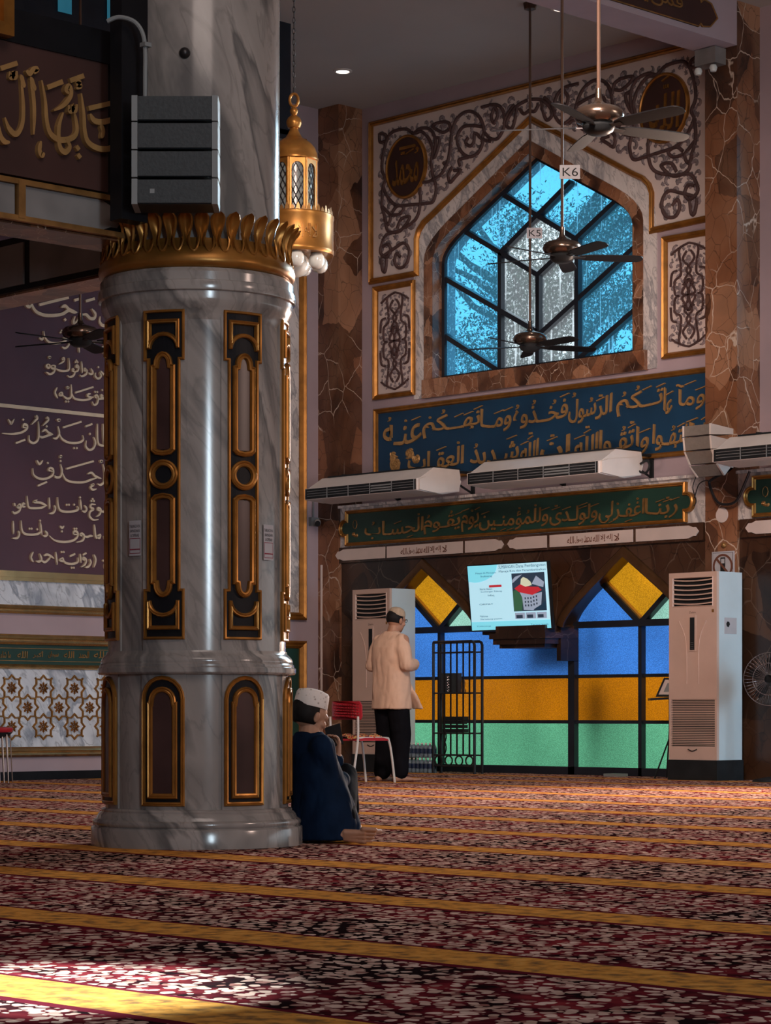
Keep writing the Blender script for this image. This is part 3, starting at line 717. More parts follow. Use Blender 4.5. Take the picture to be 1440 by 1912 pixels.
# ---- window_2: stained glass behind the facade
GY2 = 19.9
win = bpy.data.objects.new('window_2', None); COL.objects.link(win); win.location = (-18.2, GY2, 0); struct(win)
X0, X1 = -20.62, -15.66
mul = [X0, -19.66, -17.66, AC2, X1]
zz = [.075, .567, 1.055, 1.60]
mb = MB(); mb.prism([rect(X0, zz[0], X1, zz[1])], MW(GY2), 0, 0); mb.obj('green_pane', 'glass_green', win)
mb = MB(); mb.prism([rect(X0, zz[1], X1, zz[2])], MW(GY2), 0, 0); mb.obj('yellow_pane', 'glass_yellow', win)
mb = MB(); mb.prism([rect(X0, zz[2], X1, zz[3])], MW(GY2), 0, 0)
for c in (AC1, AC2): mb.prism([[(c-.96, 1.6), (c, 1.6), (c-.53, 2.07), (c-.96, 2.07)]], MW(GY2), 0, 0)
mb.obj('blue_pane', 'glass_blue', win)
mb = MB()
for c in (AC1, AC2): mb.prism([[(c, 1.6), (c+.96, 1.6), (c+.96, 2.07), (c+.53, 2.07)]], MW(GY2), 0, 0)
mb.obj('pale_pane', 'glass_pale', win)
mb = MB()
for c in (AC1, AC2): mb.prism([[(c, 1.6), (c+.56, 2.07), (c, 2.48), (c-.56, 2.07)]], MW(GY2-.003), 0, 0)
mb.obj('amber_pane', 'glass_amber', win)
mb = MB()
for z in (zz[1], zz[2]): mb.prism([rect(X0, z-.018, X1, z+.018)], MW(GY2), 0, .05)
mb.prism([rect(X0, 1.57, X1, 1.64)], MW(GY2), 0, .09); mb.prism([rect(X0, .0, X1, .085)], MW(GY2), 0, .07)
for i, x in enumerate(mul): wd = .045 if i != 2 else .09; mb.prism([rect(x-wd/2, 0, x+wd/2, 1.6)], MW(GY2), 0, .07)
for c in (AC1, AC2):
    strip(mb, [(c, 1.60), (c-.58, 2.09)], .055, MW(GY2), 0, .08); strip(mb, [(c, 1.60), (c+.58, 2.09)], .055, MW(GY2), 0, .08)
mb.obj('window_frame', 'window_bar', win)
mb = MB()
for c in (AC1, AC2): strip(mb, [(c-.01, 1.655), (c-.53, 2.09)], .02, MW(GY2), .0, .05)
mb.obj('brass_bead', 'brass_bar', win)
# ---- window_4: the plain glazed opening of the next bay
win = bpy.data.objects.new('window_4', None); COL.objects.link(win); win.location = (-13.45, GY, 4.4); struct(win)
mb = MB(); mb.prism([rect(-14.9, 4.4, -12.0, 6.6)], MW(GY), 0, 0); mb.obj('cyan_pane', 'glass_cyan', win)
mb = MB(); mb.mould(rect(-14.9, 4.4, -12.0, 6.6), [(0.002, -.12), (0.002, -.06), (.05, -.06), (.05, -.12)], MW(YW))
for x in (-14.2, -13.45, -12.7): mb.prism([rect(x-.03, 4.4, x+.03, 6.6)], MW(GY), -.02, .04)
mb.obj('window_frame', 'window_bar', win)
# ---- window_3: a pair of small high panes on a dark panel added to hide the ceiling
win = bpy.data.objects.new('window_3', None); COL.objects.link(win); win.location = (XL, 12, 7.2); struct(win)
mb = MB()
for a, b_ in ((108, 134), (200, 228)):
    u0 = YZ(a, 10, -18.88)[0]; u1 = YZ(b_, 10, -18.88)[0]; mb.prism([rect(u0, PX(a, 38 if a > 150 else 21, -18.88).z, u1, 7.72)], ML(-18.88), 0, 0)
mb.obj('cyan_pane', 'glowing_pane', win)
mb = MB(); mb.box(-19.0, -18.9, 7, 16.9, 6.6, ZC); mb.box(XL, -18.9, 7, 16.9, 6.55, 6.65); mb.obj('window_frame', 'window_bar', win)

# ================================================================= BALCONY (left, near)
XB, YB, ZB = -9.7, 8.0, 3.02
mb = MB(); mb.box(XL, XB-.3, 1.0, YB+.2, 3.42, 3.62); struct(mb.obj('trim_11', 'ceiling_paint'))
mb = MB(); mb.mi = 0
mb.box(XB-.32, XB, 1.0, YB, ZB, 3.22); mb.box(XB-.32, XB-.02, 1.0, YB, 3.22, 3.98)
mb.box(XL, XB-.3, YB, YB+.3, ZB-.02, 3.30)
MPb = ML(XB)
for a, b_ in ((-160, 25), (44, 228)):
    u0 = YZ(a, 380, XB)[0]; u1 = YZ(b_, 380, XB)[0]
    mb.prism([cart(u0, u1, a < 0, b_ > 100, 3.045, 3.19)], MPb, 0, .01, mi=1)
mb.box(XB-.30, XB-.02, 2, YB-.1, ZB-.012, ZB, mi=2); mb.box(XL, XB-.3, YB+.03, YB+.27, ZB-.032, ZB-.02, mi=2)
for a, b_ in ((-130, 46), (58, 190)):
    u0 = XZ(a, 520, YB)[0]; u1 = XZ(b_, 520, YB)[0]; mb.prism([rect(u0, ZB+.01, u1, 3.26)], MW(YB), 0, .01, mi=1)
struct(mb.obj('trim_12', ['black_gloss', 'shaded_marble_box_grey', 'surround_marble']))
mb = MB()
for z in (3.205, 3.03): mb.prism([rect(2.0, z-.013, YB, z+.013)], MPb, 0, .03)
for a in (34, 238):
    u = YZ(a, 380, XB)[0]; mb.prism([rect(u-.02, 3.03, u+.02, 3.21)], MPb, 0, .034)
struct(mb.obj('trim_13', 'gold_dark'))
mb = MB(); mb.box(XB-.34, XB+.035, 1.0, YB+.0, 3.86, 4.02); struct(mb.obj('trim_14', 'black_gloss'))
mb = MB(); mb.box(-9.51, -9.42, 7.33, 7.49, 3.05, ZC-.01); struct(mb.obj('trim_15', 'black_gloss'))
# maroon fascia board with gilt calligraphy
t = thing('calligraphy_board', 'dark maroon balcony board with large gilt arabic calligraphy', 'sign', (XB, 6.5, 3.22))
mb = MB(); mb.prism([rect(2.5, 3.23, YZ(196, 200, XB)[0], 3.86)], MPb, .0, .025); mb.obj('board', 'maroon_board', t)
mb = MB()
def wordL(mb, tx, a, b_, ya, yb, X, w0, w1, **k):
    pm = PX((a+b_)/2, ya, X); pn = PX((a+b_)/2, yb, X)
    word(mb, tx, PX(a, ya, X).y, PX(b_, ya, X).y, pn.z, pm.z, ML(X), w0, w1, **k)
board_strokes(mb, 2.25, 0, 0, XB, .026, S_MAROON, D_MAROON, B_MAROON, .025, .045)
mb.obj('lettering', 'gold_letter', t)
# corner of a gilt frame at the top left
mb = MB(); g = 0.0
p0 = PX(27, 68, XB+.12); mb.prism([rect(4.2, p0.z, p0.y, 4.6), rect(4.3, p0.z+.06, p0.y-.06, 4.55)[::-1]], ML(XB+.06), 0, .06)
mb.prism([rect(4.2, p0.z, p0.y, 4.6)], ML(XB+.05), 0, .02)
tag(mb.obj('gilded_picture', 'gold_paint'), 'corner of a gilt frame over the balcony edge, top left', 'frame')
# bent conduit feeding the loudspeakers
CB = Vector((-9.679, 8.015, 0)); TC = Vector((.770, -.6377, 0)); RT = Vector((.6377, .770, 0))
def MC(R0): return lambda u, v, w: tuple(CB+TC*((R0+w)*cos(u/R0))+RT*((R0+w)*sin(u/R0))+Vector((0, 0, v)))
pts = smooth_path([PD(200, 40, 11.82), PD(222, 32, 11.82), PD(250, 40, 11.82), PD(266, 62, 11.82), PD(271, 95, 11.82), PD(271, 140, 11.82), PD(271, 182, 11.82)], 5)
mb = MB(); mb.tube(pts, .011, 8); q = PD(272, 84, 11.82); mb.box(q.x-.02, q.x+.02, q.y-.02, q.y+.02, q.z-.01, q.z+.01)
tag(mb.obj('cable_conduit', 'speaker_side', smooth=True), 'grey bent cable conduit running down to the loudspeakers on the column', 'pipe')

# ================================================================= MARBLE COLUMN
col = thing('marble_column', 'massive round grey marble column with gilt panels and leaf capital', 'column', tuple(CB))
prof = [(.537, 0), (.537, .086), (.534, .093), (.524, .097), (.521, .100), (.527, .106), (.530, .116), (.527, .126), (.518, .133), (.510, .136), (.506, .145), (.500, .158), (.490, .168), (.484, .172), (.485, .180), (.478, .187), (.462, .192)]
mb = MB(); mb.lathe(prof, CB, 64); mb.obj('base', 'column_marble', col, smooth=35)
mb = MB(); mb.lathe([(.455, .18), (.455, .88)], CB, 64); 
for k in range(-1, 8):
    ph = radians(-21+51.43*k); R0 = .455
    for (a, b_) in ((-.185, -.145), (.145, .185)):
        pass
mb.obj('pedestal', 'column_marble', col, smooth=35)
prof = [(.462, .855), (.497, .860), (.503, .868), (.503, .890), (.494, .897), (.494, .906), (.486, .915), (.488, .925), (.482, .94), (.468, .955), (.460, .962), (.456, .975)]
mb = MB(); mb.lathe(prof, CB, 64); mb.obj('waist_moulding', 'column_marble', col, smooth=35)
mb = MB(); mb.lathe([(.442, .96), (.442, 2.66)], CB, 64); mb.obj('shaft', 'column_marble', col, smooth=35)
prof = [(.442, 2.60), (.452, 2.625), (.455, 2.64), (.468, 2.66), (.482, 2.69), (.484, 2.70), (.486, 2.735), (.499, 2.74), (.503, 2.76), (.500, 2.785), (.491, 2.79), (.492, 2.83), (.478, 2.85), (.44, 2.86)]
mb = MB(); mb.lathe(prof, CB, 64); mb.obj('cornice', 'column_marble', col, smooth=35)
mb = MB(); mb.lathe([(.420, 2.84), (.420, 7.72)], CB, 64); mb.obj('upper_shaft', 'column_marble', col, smooth=35)
# gilt bowl and leaves
prof = [(.43, 2.85), (.478, 2.852), (.496, 2.868), (.500, 2.89), (.492, 2.92), (.478, 2.945), (.465, 2.965), (.455, 2.98), (.448, 3.0)]
mb = MB(); mb.lathe(prof, CB, 72); mb.obj('capital_bowl', 'gold_paint', col, smooth=40)
mb = MB(); NP = 39
for k in range(NP):
    a0 = 2*pi*k/NP; vs_ = []; NS, NTt = 8, 9
    for j in range(NTt+1):
        t_ = j/NTt
        hw = (.012+.026*sin(min(1, t_*1.35)*pi*.5)**2)*(1-max(0, (t_-.70)/.30)**2.4) if t_ < .999 else .0005
        Rr = .470-.018*t_+.075*t_**2.4; z = 2.955+.185*t_-.02*t_**5
        for i in range(NS+1):
            s_ = -1+2*i/NS; rim = .014*math.exp(-((abs(s_)-.78)/.2)**2)-.014*math.exp(-(s_/.4)**2)
            if t_ > .93: rim *= .3
            an = a0+s_*hw/Rr
            vs_.append(CB+Vector(((Rr+rim)*cos(an), (Rr+rim)*sin(an), z)))
    mb.add(vs_, [(j*(NS+1)+i, j*(NS+1)+i+1, (j+1)*(NS+1)+i+1, (j+1)*(NS+1)+i) for j in range(NTt) for i in range(NS)])
    # curled lip joining neighbours
    a1_ = a0+pi/NP
    mb.tube(smooth_path([CB+Vector((r_*cos(a1_+da), r_*sin(a1_+da), z_)) for r_, z_, da in ((.466, 3.03, -.040), (.474, 2.985, -.052), (.484, 2.945, -.030), (.487, 2.93, 0), (.484, 2.945, .030), (.474, 2.985, .052), (.466, 3.03, .040))], 3), .0065, 6)
mb.obj('capital_leaves', 'gold_paint', col, smooth=50)
# panels
def cpanel(R0, phc, outline, w0, w1, mat, nm, par):
    pass
def grid_fill(mb, u0, u1, vb, vt, w, MP, n=8, mi=None):
    for i in range(n):
        a, b_ = u0+(u1-u0)*i/n, u0+(u1-u0)*(i+1)/n
        mb.add([MP(a, vb(a), w), MP(b_, vb(b_), w), MP(b_, vt(b_), w), MP(a, vt(a), w)], [(0, 1, 2, 3)], mi)
def dens(path, n=.04, closed=True):
    out_ = []; N = len(path)
    for i in range(N if closed else N-1):
        a, b_ = Vector(path[i][:2]), Vector(path[(i+1) % N][:2]); out_.append(a)
        if abs(a.x-b_.x) > n:
            k = int(abs(a.x-b_.x)/n)+1
            out_ += [a.lerp(b_, j/k) for j in range(1, k)]
    if not closed: out_.append(Vector(path[-1][:2]))
    return out_
def archline(uc, hw, zb, zs, sh=0., n=10):
    """rect with round top; sh = shoulder step"""
    pts_ = [(uc-hw, zb), (uc+hw, zb), (uc+hw, zs)]
    r = hw-sh
    pts_ += [(uc+r*cos(pi*i/n), zs+r*sin(pi*i/n)*1.05) for i in range(n+1)]
    pts_ += [(uc-hw, zs)]
    return pts_
def flip(pts_, zc): return [(x, 2*zc-y) for x, y in pts_][::-1]
GP = [(0, 0), (0, .012), (.005, .017), (.012, .012), (.016, .016), (.022, .017), (.027, .010), (.027, 0)]
for k in range(7):
    ph = radians(-21.2+51.43*k)
    # pedestal panel
    R0 = .455; uc = ph*R0; MP = MC(R0); 
    # slab with arched head
    hw = .104; zs = .735
    top = lambda a, h_=hw, z_=zs: z_+sqrt(max(0, 1-((a-uc)/h_)**2))*(h_*.95)
    mb2 = MB(); grid_fill(mb2, uc-hw, uc+hw, lambda a: .215, top, .014, MP, 14); p = mb2.obj('pedestal_panel', 'black_gloss', col)
    mb2 = MB(); mb2.mould(dens(archline(uc, .109, .21, zs)), [(-.001, 0), (-.001, .02), (.004, .026), (.009, .022), (.012, .026), (.018, .024), (.02, .012)], MP); mb2.obj('outer_frame', 'gold_paint', p, smooth=30)
    mb2 = MB(); mb2.mould(dens(archline(uc, .076, .245, zs-.012, .006)), [(0, .012), (.001, .026), (.006, .032), (.012, .027), (.016, .030), (.024, .028), (.028, .016)], MP); mb2.obj('inner_frame', 'gold_paint', p, smooth=30)
    hw2 = .050; mb2 = MB(); grid_fill(mb2, uc-hw2, uc+hw2, lambda a: .272, lambda a: zs-.012+sqrt(max(0, 1-((a-uc)/hw2)**2))*hw2, .0185, MP, 10); mb2.obj('maroon_inlay', 'maroon_inlay', p)
    # shaft panel
    R0 = .442; uc = ph*R0; MP = MC(R0); zm = 1.815
    zlo, zhi = 1.03, 2.645; hn, hw = .083, .103; ear = .245
    outl = [(uc-hn, zlo+ear), (uc-hw, zlo+ear), (uc-hw, zlo), (uc+hw, zlo), (uc+hw, zlo+ear), (uc+hn, zlo+ear), (uc+hn, zhi-ear), (uc+hw, zhi-ear), (uc+hw, zhi), (uc-hw, zhi), (uc-hw, zhi-ear), (uc-hn, zhi-ear)]
    mb2 = MB()
    for i in range(10):
        a = uc-hw+2*hw*i/10; b_ = uc-hw+2*hw*(i+1)/10
        full = abs((a+b_)/2-uc) < hn
        for z0_, z1_ in ([(zlo, zhi)] if full else [(zlo, zlo+ear), (zhi-ear, zhi)]):
            mb2.add([MP(a, z0_, .012), MP(b_, z0_, .012), MP(b_, z1_, .012), MP(a, z1_, .012)], [(0, 1, 2, 3)])
    p = mb2.obj('shaft_panel', 'black_gloss', col)
    mb2 = MB(); mb2.mould(dens(outl), [(-.002, 0), (-.002, .02), (.003, .026), (.010, .024), (.013, .012)], MP); mb2.obj('outer_frame', 'gold_paint', p, smooth=30)
    mb2 = MB()
    IP = [(0, .012), (.001, .028), (.007, .034), (.012, .028), (.016, .032), (.024, .03), (.028, .016)]
    for sgn in (1, -1):
        f = (lambda P_: P_) if sgn == 1 else (lambda P_: flip(P_, zm+.0225))
        z1_ = 2.375
        # long inner frame: round head, concave foot against the roundel
        hw3 = .062
        P_ = [(uc-hw3, 1.955), (uc-.04, 1.935), (uc, 1.928), (uc+.04, 1.935), (uc+hw3, 1.955), (uc+hw3, z1_)]
        P_ += [(uc+.047*cos(pi*i/10)*(1.), z1_+.004+.062*sin(pi*i/10)) for i in range(11)]+[(uc-hw3, z1_)]
        mb2.mould(dens(f(P_)), IP, MP)
        # spandrel piece above the head
        P_ = [(uc-.082, 2.60), (uc-.082, 2.455), (uc-.066, 2.455)]+[(uc-.064*cos(pi*i/10), 2.455+.062*sin(pi*i/10)) for i in range(11)]+[(uc+.066, 2.455), (uc+.082, 2.455), (uc+.082, 2.60)]
        mb2.mould(dens(f(P_[::1])), [(a_, b__) for a_, b__ in [(0, .012), (.001, .028), (.006, .033), (.012, .028), (.018, .030), (.022, .016)]], MP)
    mb2.obj('inner_frame', 'gold_paint', p, smooth=30)
    mb2 = MB(); zc_ = zm+.0225
    mb2.mould([(uc+.074*cos(2*pi*i/28), zc_+.074*sin(2*pi*i/28)) for i in range(28)], [(0, .01), (.001, .026), (.008, .032), (.014, .026), (.02, .030), (.028, .028), (.032, .014)], MP)
    mb2.obj('roundel', 'gold_paint', p, smooth=30)
    mb2 = MB()
    for sgn in (1, -1):
        for i in range(8):
            a = uc-.036+.072*i/8; b_ = a+.072/8
            tp = lambda q_: 2.375+sqrt(max(0, 1-((q_-uc)/.037)**2))*.036
            za = [1.96, tp(a)]; zb_ = [1.96, tp(b_)]
            qd = [MP(a, 1.96, .0165), MP(b_, 1.96, .0165), MP(b_, tp(b_), .0165), MP(a, tp(a), .0165)]
            if sgn < 0: qd = [MP(a, 2*zc_-1.96, .0165), MP(b_, 2*zc_-1.96, .0165), MP(b_, 2*zc_-tp(b_), .0165), MP(a, 2*zc_-tp(a), .0165)]
            mb2.add(qd, [(0, 1, 2, 3)])
    mb2.obj('maroon_inlay', 'maroon_inlay', p)
# vertical marble strips flanking every panel
mb = MB()
for k in range(7):
    ph = radians(-21.2+51.43*k)
    for R0, z0_, z1_ in ((.455, .18, .86), (.442, .97, 2.62)):
        MP = MC(R0); uc = ph*R0; hw = .118 if R0 > .45 else .116
        n = 8
        for i in range(n):
            a = uc-hw+2*hw*i/n; b_ = a+2*hw/n
            mb.add([MP(a, z0_, .009), MP(b_, z0_, .009), MP(b_, z1_, .009), MP(a, z1_, .009)], [(0, 1, 2, 3)])
        for s_ in (-1, 1):
            mb.add([MP(uc+s_*hw, z0_, -.002), MP(uc+s_*hw, z0_, .009), MP(uc+s_*hw, z1_, .009), MP(uc+s_*hw, z1_, -.002)], [(0, 1, 2, 3)])
mb.obj('pilaster_strips', 'column_marble', col)
# round stud high on the shaft
q = PD(345, 99, 12.11); mb = MB(); mb.sphere(q, .028, .028, .028)
tag(mb.obj('metal_stud', 'dark_metal', smooth=True), 'small dark domed stud on the upper column shaft above the loudspeakers', 'stud')
# paper notices taped to the shaft
def notice(px, pt, pb, nm):
    r = asinr = math.asin(max(-1, min(1, ((px-368)/4600*12.1)/.455)))
    R0 = .455; MP = MC(R0); u = r*R0; zt, zb_ = zat(pt, 12.1), zat(pb, 12.1)
    t = thing('paper_notice', nm, 'notice', MP(u, (zt+zb_)/2, 0)); hw = .040; Hh = zt-zb_
    mb = MB(); grid_fill(mb, u-hw, u+hw, lambda a: zb_, lambda a: zt, .002, MP, 5); mb.obj('sheet', 'paper', t)
    mb = MB()
    for i, (tx, w_) in enumerate((('TABUNG IHYA', .9), ('RAMADHAN', .8), ('& OPERASI', .7))):
        z1_ = zt-Hh*(.12+.13*i); latin(tx, u-hw*w_, u+hw*w_, z1_-Hh*.085, z1_, MP, .0032, mb)
    mb.obj('print', 'ink', t)
    mb = MB(); z1_ = zt-Hh*.5; mb.mould(dens(rect(u-hw*.9, zb_+Hh*.06, u+hw*.9, z1_)), [(0, .003), (.003, .003)], MP)
    mb.mould([(u-hw*.9, zb_+Hh*.18), (u, zb_+Hh*.18), (u+hw*.9, zb_+Hh*.18)], [(-.003, .0032), (.003, .0032)], MP, closed=False)
    mb.obj('red_print', 'red_ink', t)
notice(252, 970, 1036, 'paper notice taped to the column left of the left gilt shaft panel')
notice(503, 975, 1042, 'paper notice taped to the column right of the right gilt shaft panel')

# loudspeaker array on the column
def speakers(nm, label, loc, wd, dp, hts, tilt, mats, curve=0):
    t = thing('line_array_speaker', label, 'loudspeaker', loc, CAMROT if not curve else CAMROT+curve)
    z = 0; y = 0; ang = 0
    for i, h in enumerate(hts):
        b = MB(); a = tilt[i]
        cz = z-h/2; c = Vector((0, y, cz))
        ax = Vector((1, 0, 0)); ay = Vector((0, cos(a), -sin(a))); az = Vector((0, sin(a), cos(a)))
        bo = MB(); bo.obox(c+ay*dp*.5, ax*(wd/2-.028), ay*dp*.5, az*(h/2-.006)); body = bo.obj('cabinet', 'black_plastic', t, local=True)
        g = MB(); g.obox(c+ay*(-.004), ax*(wd/2-.03), ay*.008, az*(h/2-.009))
        g.obj('grille', mats[0], t, local=True)
        for s_ in (-1, 1):
            g = MB(); g.obox(c+ax*s_*(wd/2-.014)+ay*(dp*.45), ax*.014, ay*(dp*.5), az*(h/2-.004)); g.obj('end_cap', mats[1], t, local=True)
        if i == len(hts)-1:
            lg = MB(); zz_ = c+ay*(-.0135)-ax*(wd*.26)
            lg.obox(zz_, ax*.011, ay*.001, az*.011); lg.obj('badge', mats[1], t, local=True)
        z += -h*cos(a); y += h*sin(a)*-1*-1 if curve else 0
    return t
p = PD(326.5, 177, 11.74)
speakers('s', 'stack of four dark grey line array loudspeakers hung on the marble column', tuple(p), .411, .17, [.129, .134, .134, .130], [0, 0, 0, .05], ('speaker_grey', 'speaker_side'))
# ================================================================= WINDOW WALL DECORATION
def wordW(mb, tx, a, b_, z0, z1, Y, w0, w1, py=800, **k):
    word(mb, tx, PY(a, py, Y).x, PY(b_, py, Y).x, z0, z1, MW(Y), w0, w1, **k)
# spandrel panel above the window: outline in wall coordinates
inner = [(-20.09, 5.73), (-20.09, 6.10), (-20.05, 6.20), (-19.96, 6.29), (-19.83, 6.355), (WC+.03, 7.20)]
innR = [(2*WC-x, z) for x, z in inner[::-1]][1:]
outl = [(-20.795, 5.73), (-20.795, 7.51), (-15.85, 7.51), (-15.85, 5.76)]
poly = inner+innR+[(-15.85, 5.75), (-15.85, 7.51), (-20.795, 7.51), (-20.795, 5.73)]
t = thing('arabesque_panel', 'large cream spandrel panel of brown scrolling arabesque over the pointed window', 'wall panel', (WC, YW, 6.5))
mb = MB(); mb.prism([poly], MW(YW), 0, .012); mb.obj('ground', 'cream_plaster', t)
mb = MB(); mb.mould(poly, [(0, 0), (0, .05), (-.012, .06), (-.03, .045), (-.04, .055), (-.06, .03), (-.06, 0)], MW(YW)); mb.obj('gilt_frame', 'gold_paint', t, smooth=30)
def c8(x, y): return XZ(690+x/4.068, 90+y/4.068, YW)
VN = [[(135,715),(180,640),(280,615),(345,650),(400,635),(460,690),(490,780),(480,850),(490,960),(515,1060),(495,1160),(440,1180),(330,1190),(220,1195),(160,1150),(115,1060),(130,1000),(105,930),(110,830),(135,715)],
 [(345,650),(400,610),(470,620),(510,700),(500,830),(530,760),(540,690),(505,680)],
 [(630,640),(610,570),(540,565),(490,595),(560,640),(610,620)],
 [(400,1020),(470,1010),(560,950),(620,800),(635,640),(680,530),(760,480),(840,520),(880,620),(870,690),(930,710)],
 [(870,600),(800,590),(720,600),(675,680),(700,780),(760,825),(830,800),(870,720),(850,680),(810,650),(800,720),(770,745),(740,720),(760,680)],
 [(860,450),(960,430),(1020,470),(1035,580),(990,680),(930,690),(880,640)], [(960,450),(935,520),(955,570),(985,500),(960,450)],
 [(1210,395),(1130,440),(1070,520),(1050,590),(1090,610),(1115,540),(1130,450)], [(1030,580),(1060,500),(1110,430)],
 [(570,870),(600,880),(630,700)], [(390,1040),(395,1180),(360,1300),(250,1380),(140,1420),(100,1500),(95,1560),(140,1590),(170,1540),(150,1490),(110,1510)],
 [(110,1060),(105,1200),(130,1300),(150,1390),(240,1390),(310,1300),(300,1280),(250,1300),(220,1370)],
 [(100,1590),(200,1520),(270,1480),(310,1540),(290,1640),(230,1670),(200,1620),(215,1560),(245,1590)],
 [(170,1270),(240,1260),(270,1210),(220,1200),(180,1250)], [(90,650),(130,660),(135,700),(90,715),(85,650)], [(95,1600),(110,1690),(130,1690),(140,1600)],
 [(100,1200),(140,1240),(170,1280),(150,1340),(120,1300)], [(640,900),(610,960),(620,1020),(660,980),(700,930),(650,930)],
 [(1150,460),(1180,500),(1230,470)], [(700,900),(690,850),(760,830)]]
mb = MB(); sw = .040
BP = [(-sw/2, .012), (-sw*.35, .03), (0, .036), (sw*.35, .03), (sw/2, .012)]
for L in VN:
    pts_ = [Vector(c8(*p)) for p in L]; sp = smooth_path([(p.x, p.y, 0) for p in pts_], 5)
    for mir in (0, 1):
        P_ = [((2*WC-p.x) if mir else p.x, p.y) for p in sp]
        if mir: P_ = P_[::-1]
        mb.mould(P_, BP, MW(YW), closed=False)
mb.obj('brown_scrolls', 'vine_brown', t, smooth=50)
# small grey leaves and curls filling the ground
def inside(p, pl):
    c = False; n = len(pl)
    for i in range(n):
        a, b_ = pl[i], pl[i-1]
        if (a[1] > p[1]) != (b_[1] > p[1]) and p[0] < (b_[0]-a[0])*(p[1]-a[1])/(b_[1]-a[1])+a[0]: c = not c
    return c
def curl(mb, x, z, s, a, MPf, w, mi=None, k=1):
    n = 9; P_ = []
    for i in range(n):
        t_ = i/(n-1); th = a+k*t_*4.6; r = s*(1-t_)**1.1; P_.append((x+r*cos(th), z+r*sin(th)))
    wd = [(.006+.017*sin(pi*min(1, i/(n-1)*1.1))) for i in range(n)]
    vs_ = []
    for i in range(n):
        p = Vector(P_[i]); d = (Vector(P_[min(i+1, n-1)])-Vector(P_[max(i-1, 0)])).normalized(); q = Vector((-d.y, d.x))*wd[i]*(s/.05)**.5
        vs_ += [MPf(p.x-q.x, p.y-q.y, w), MPf(p.x, p.y, w+.012), MPf(p.x+q.x, p.y+q.y, w)]
    mb.add(vs_, [(3*i+j, 3*i+j+1, 3*i+j+4, 3*i+j+3) for i in range(n-1) for j in range(2)], mi)
def leafs(mb, x, z, s, a, MPf, w, mi=None):
    P_ = []
    for t_, r in ((0, 1), (.35, .55), (.6, .75), (.9, .35), (1.5, .42), (2.3, .30), (3.14, .18)): P_.append((t_, r))
    P_ = P_+[(-t_, r) for t_, r in P_[::-1][1:-1]]
    pl = [(x+s*r*cos(a+t_), z+s*r*sin(a+t_)) for t_, r in P_]
    c = MPf(x, z, w+.014); vs_ = [c]+[MPf(u, v, w) for u, v in pl]
    mb.add(vs_, [(0, 1+i, 1+(i+1) % len(pl)) for i in range(len(pl))], mi)
MED = [(-20.232, 6.95), (2*WC+20.232, 6.95)]
mb = MB(); rr = random.Random(3); occ = []
tries = 0
while tries < 40000 and len(occ) < 700:
    tries += 1
    x = rr.uniform(-20.72, WC); z = rr.uniform(5.8, 7.44)
    if not inside((x, z), poly) : continue
    if abs(x-MED[0][0]) < .37 and ((x-MED[0][0])/.36)**2+((z-6.95)/.39)**2 < 1: continue
    s_ = rr.uniform(.045, .085)
    if any((x-a)**2+(z-b_)**2 < (s_+c_)**2*.42 for a, b_, c_ in occ): continue
    if not all(inside((x+dx, z+dz), poly) for dx, dz in ((.11, 0), (-.11, 0), (0, .10), (0, -.10), (.09, -.10), (-.09, -.1))): continue
    occ.append((x, z, s_)); a = rr.uniform(0, 2*pi); kind = rr.random()
    for mir in (0, 1):
        xx = 2*WC-x if mir else x; aa = pi-a if mir else a
        if kind < .62: curl(mb, xx, z, s_, aa, MW(YW), .012, k=-1 if mir else 1)
        else: leafs(mb, xx, z, s_*1.1, aa, MW(YW), .012)
mb.obj('grey_leaves', 'vine_grey', t)
# calligraphic roundels
def medallion(cx_, cz_, tx, label, gold):
    t = thing('calligraphy_roundel', label, 'roundel', (cx_, YW-.03, cz_))
    el = [(cx_+.30*cos(2*pi*i/40), cz_+.335*sin(2*pi*i/40)) for i in range(40)]
    mb = MB(); mb.prism([el], MW(YW), .01, .03); mb.obj('disc', 'maroon_board', t)
    mb = MB(); mb.mould(el, [(0, .01), (0, .045), (-.012, .055), (-.03, .045), (-.034, .01)], MW(YW)); mb.obj('gilt_rim', 'gold_paint', t, smooth=40)
    mb = MB()
    for w_, (a, b_, c, d) in tx: word(mb, w_, cx_+a, cx_+b_, cz_+c, cz_+d, MW(YW), .03, .045, thick=.06)
    mb.obj('lettering', 'gold_paint', t)
medallion(*MED[0], [('مُحَمّد', (-.22, .20, -.2, .22)), ('ـــ', (-.1, .16, .20, .235))], 'dark oval roundel with small gilt calligraphy, upper left of the pointed window', 0)
medallion(*MED[1], [('اللّٰه', (-.2, .2, -.23, .26))], 'dark oval roundel with bold gilt calligraphy, upper right of the pointed window', 1)
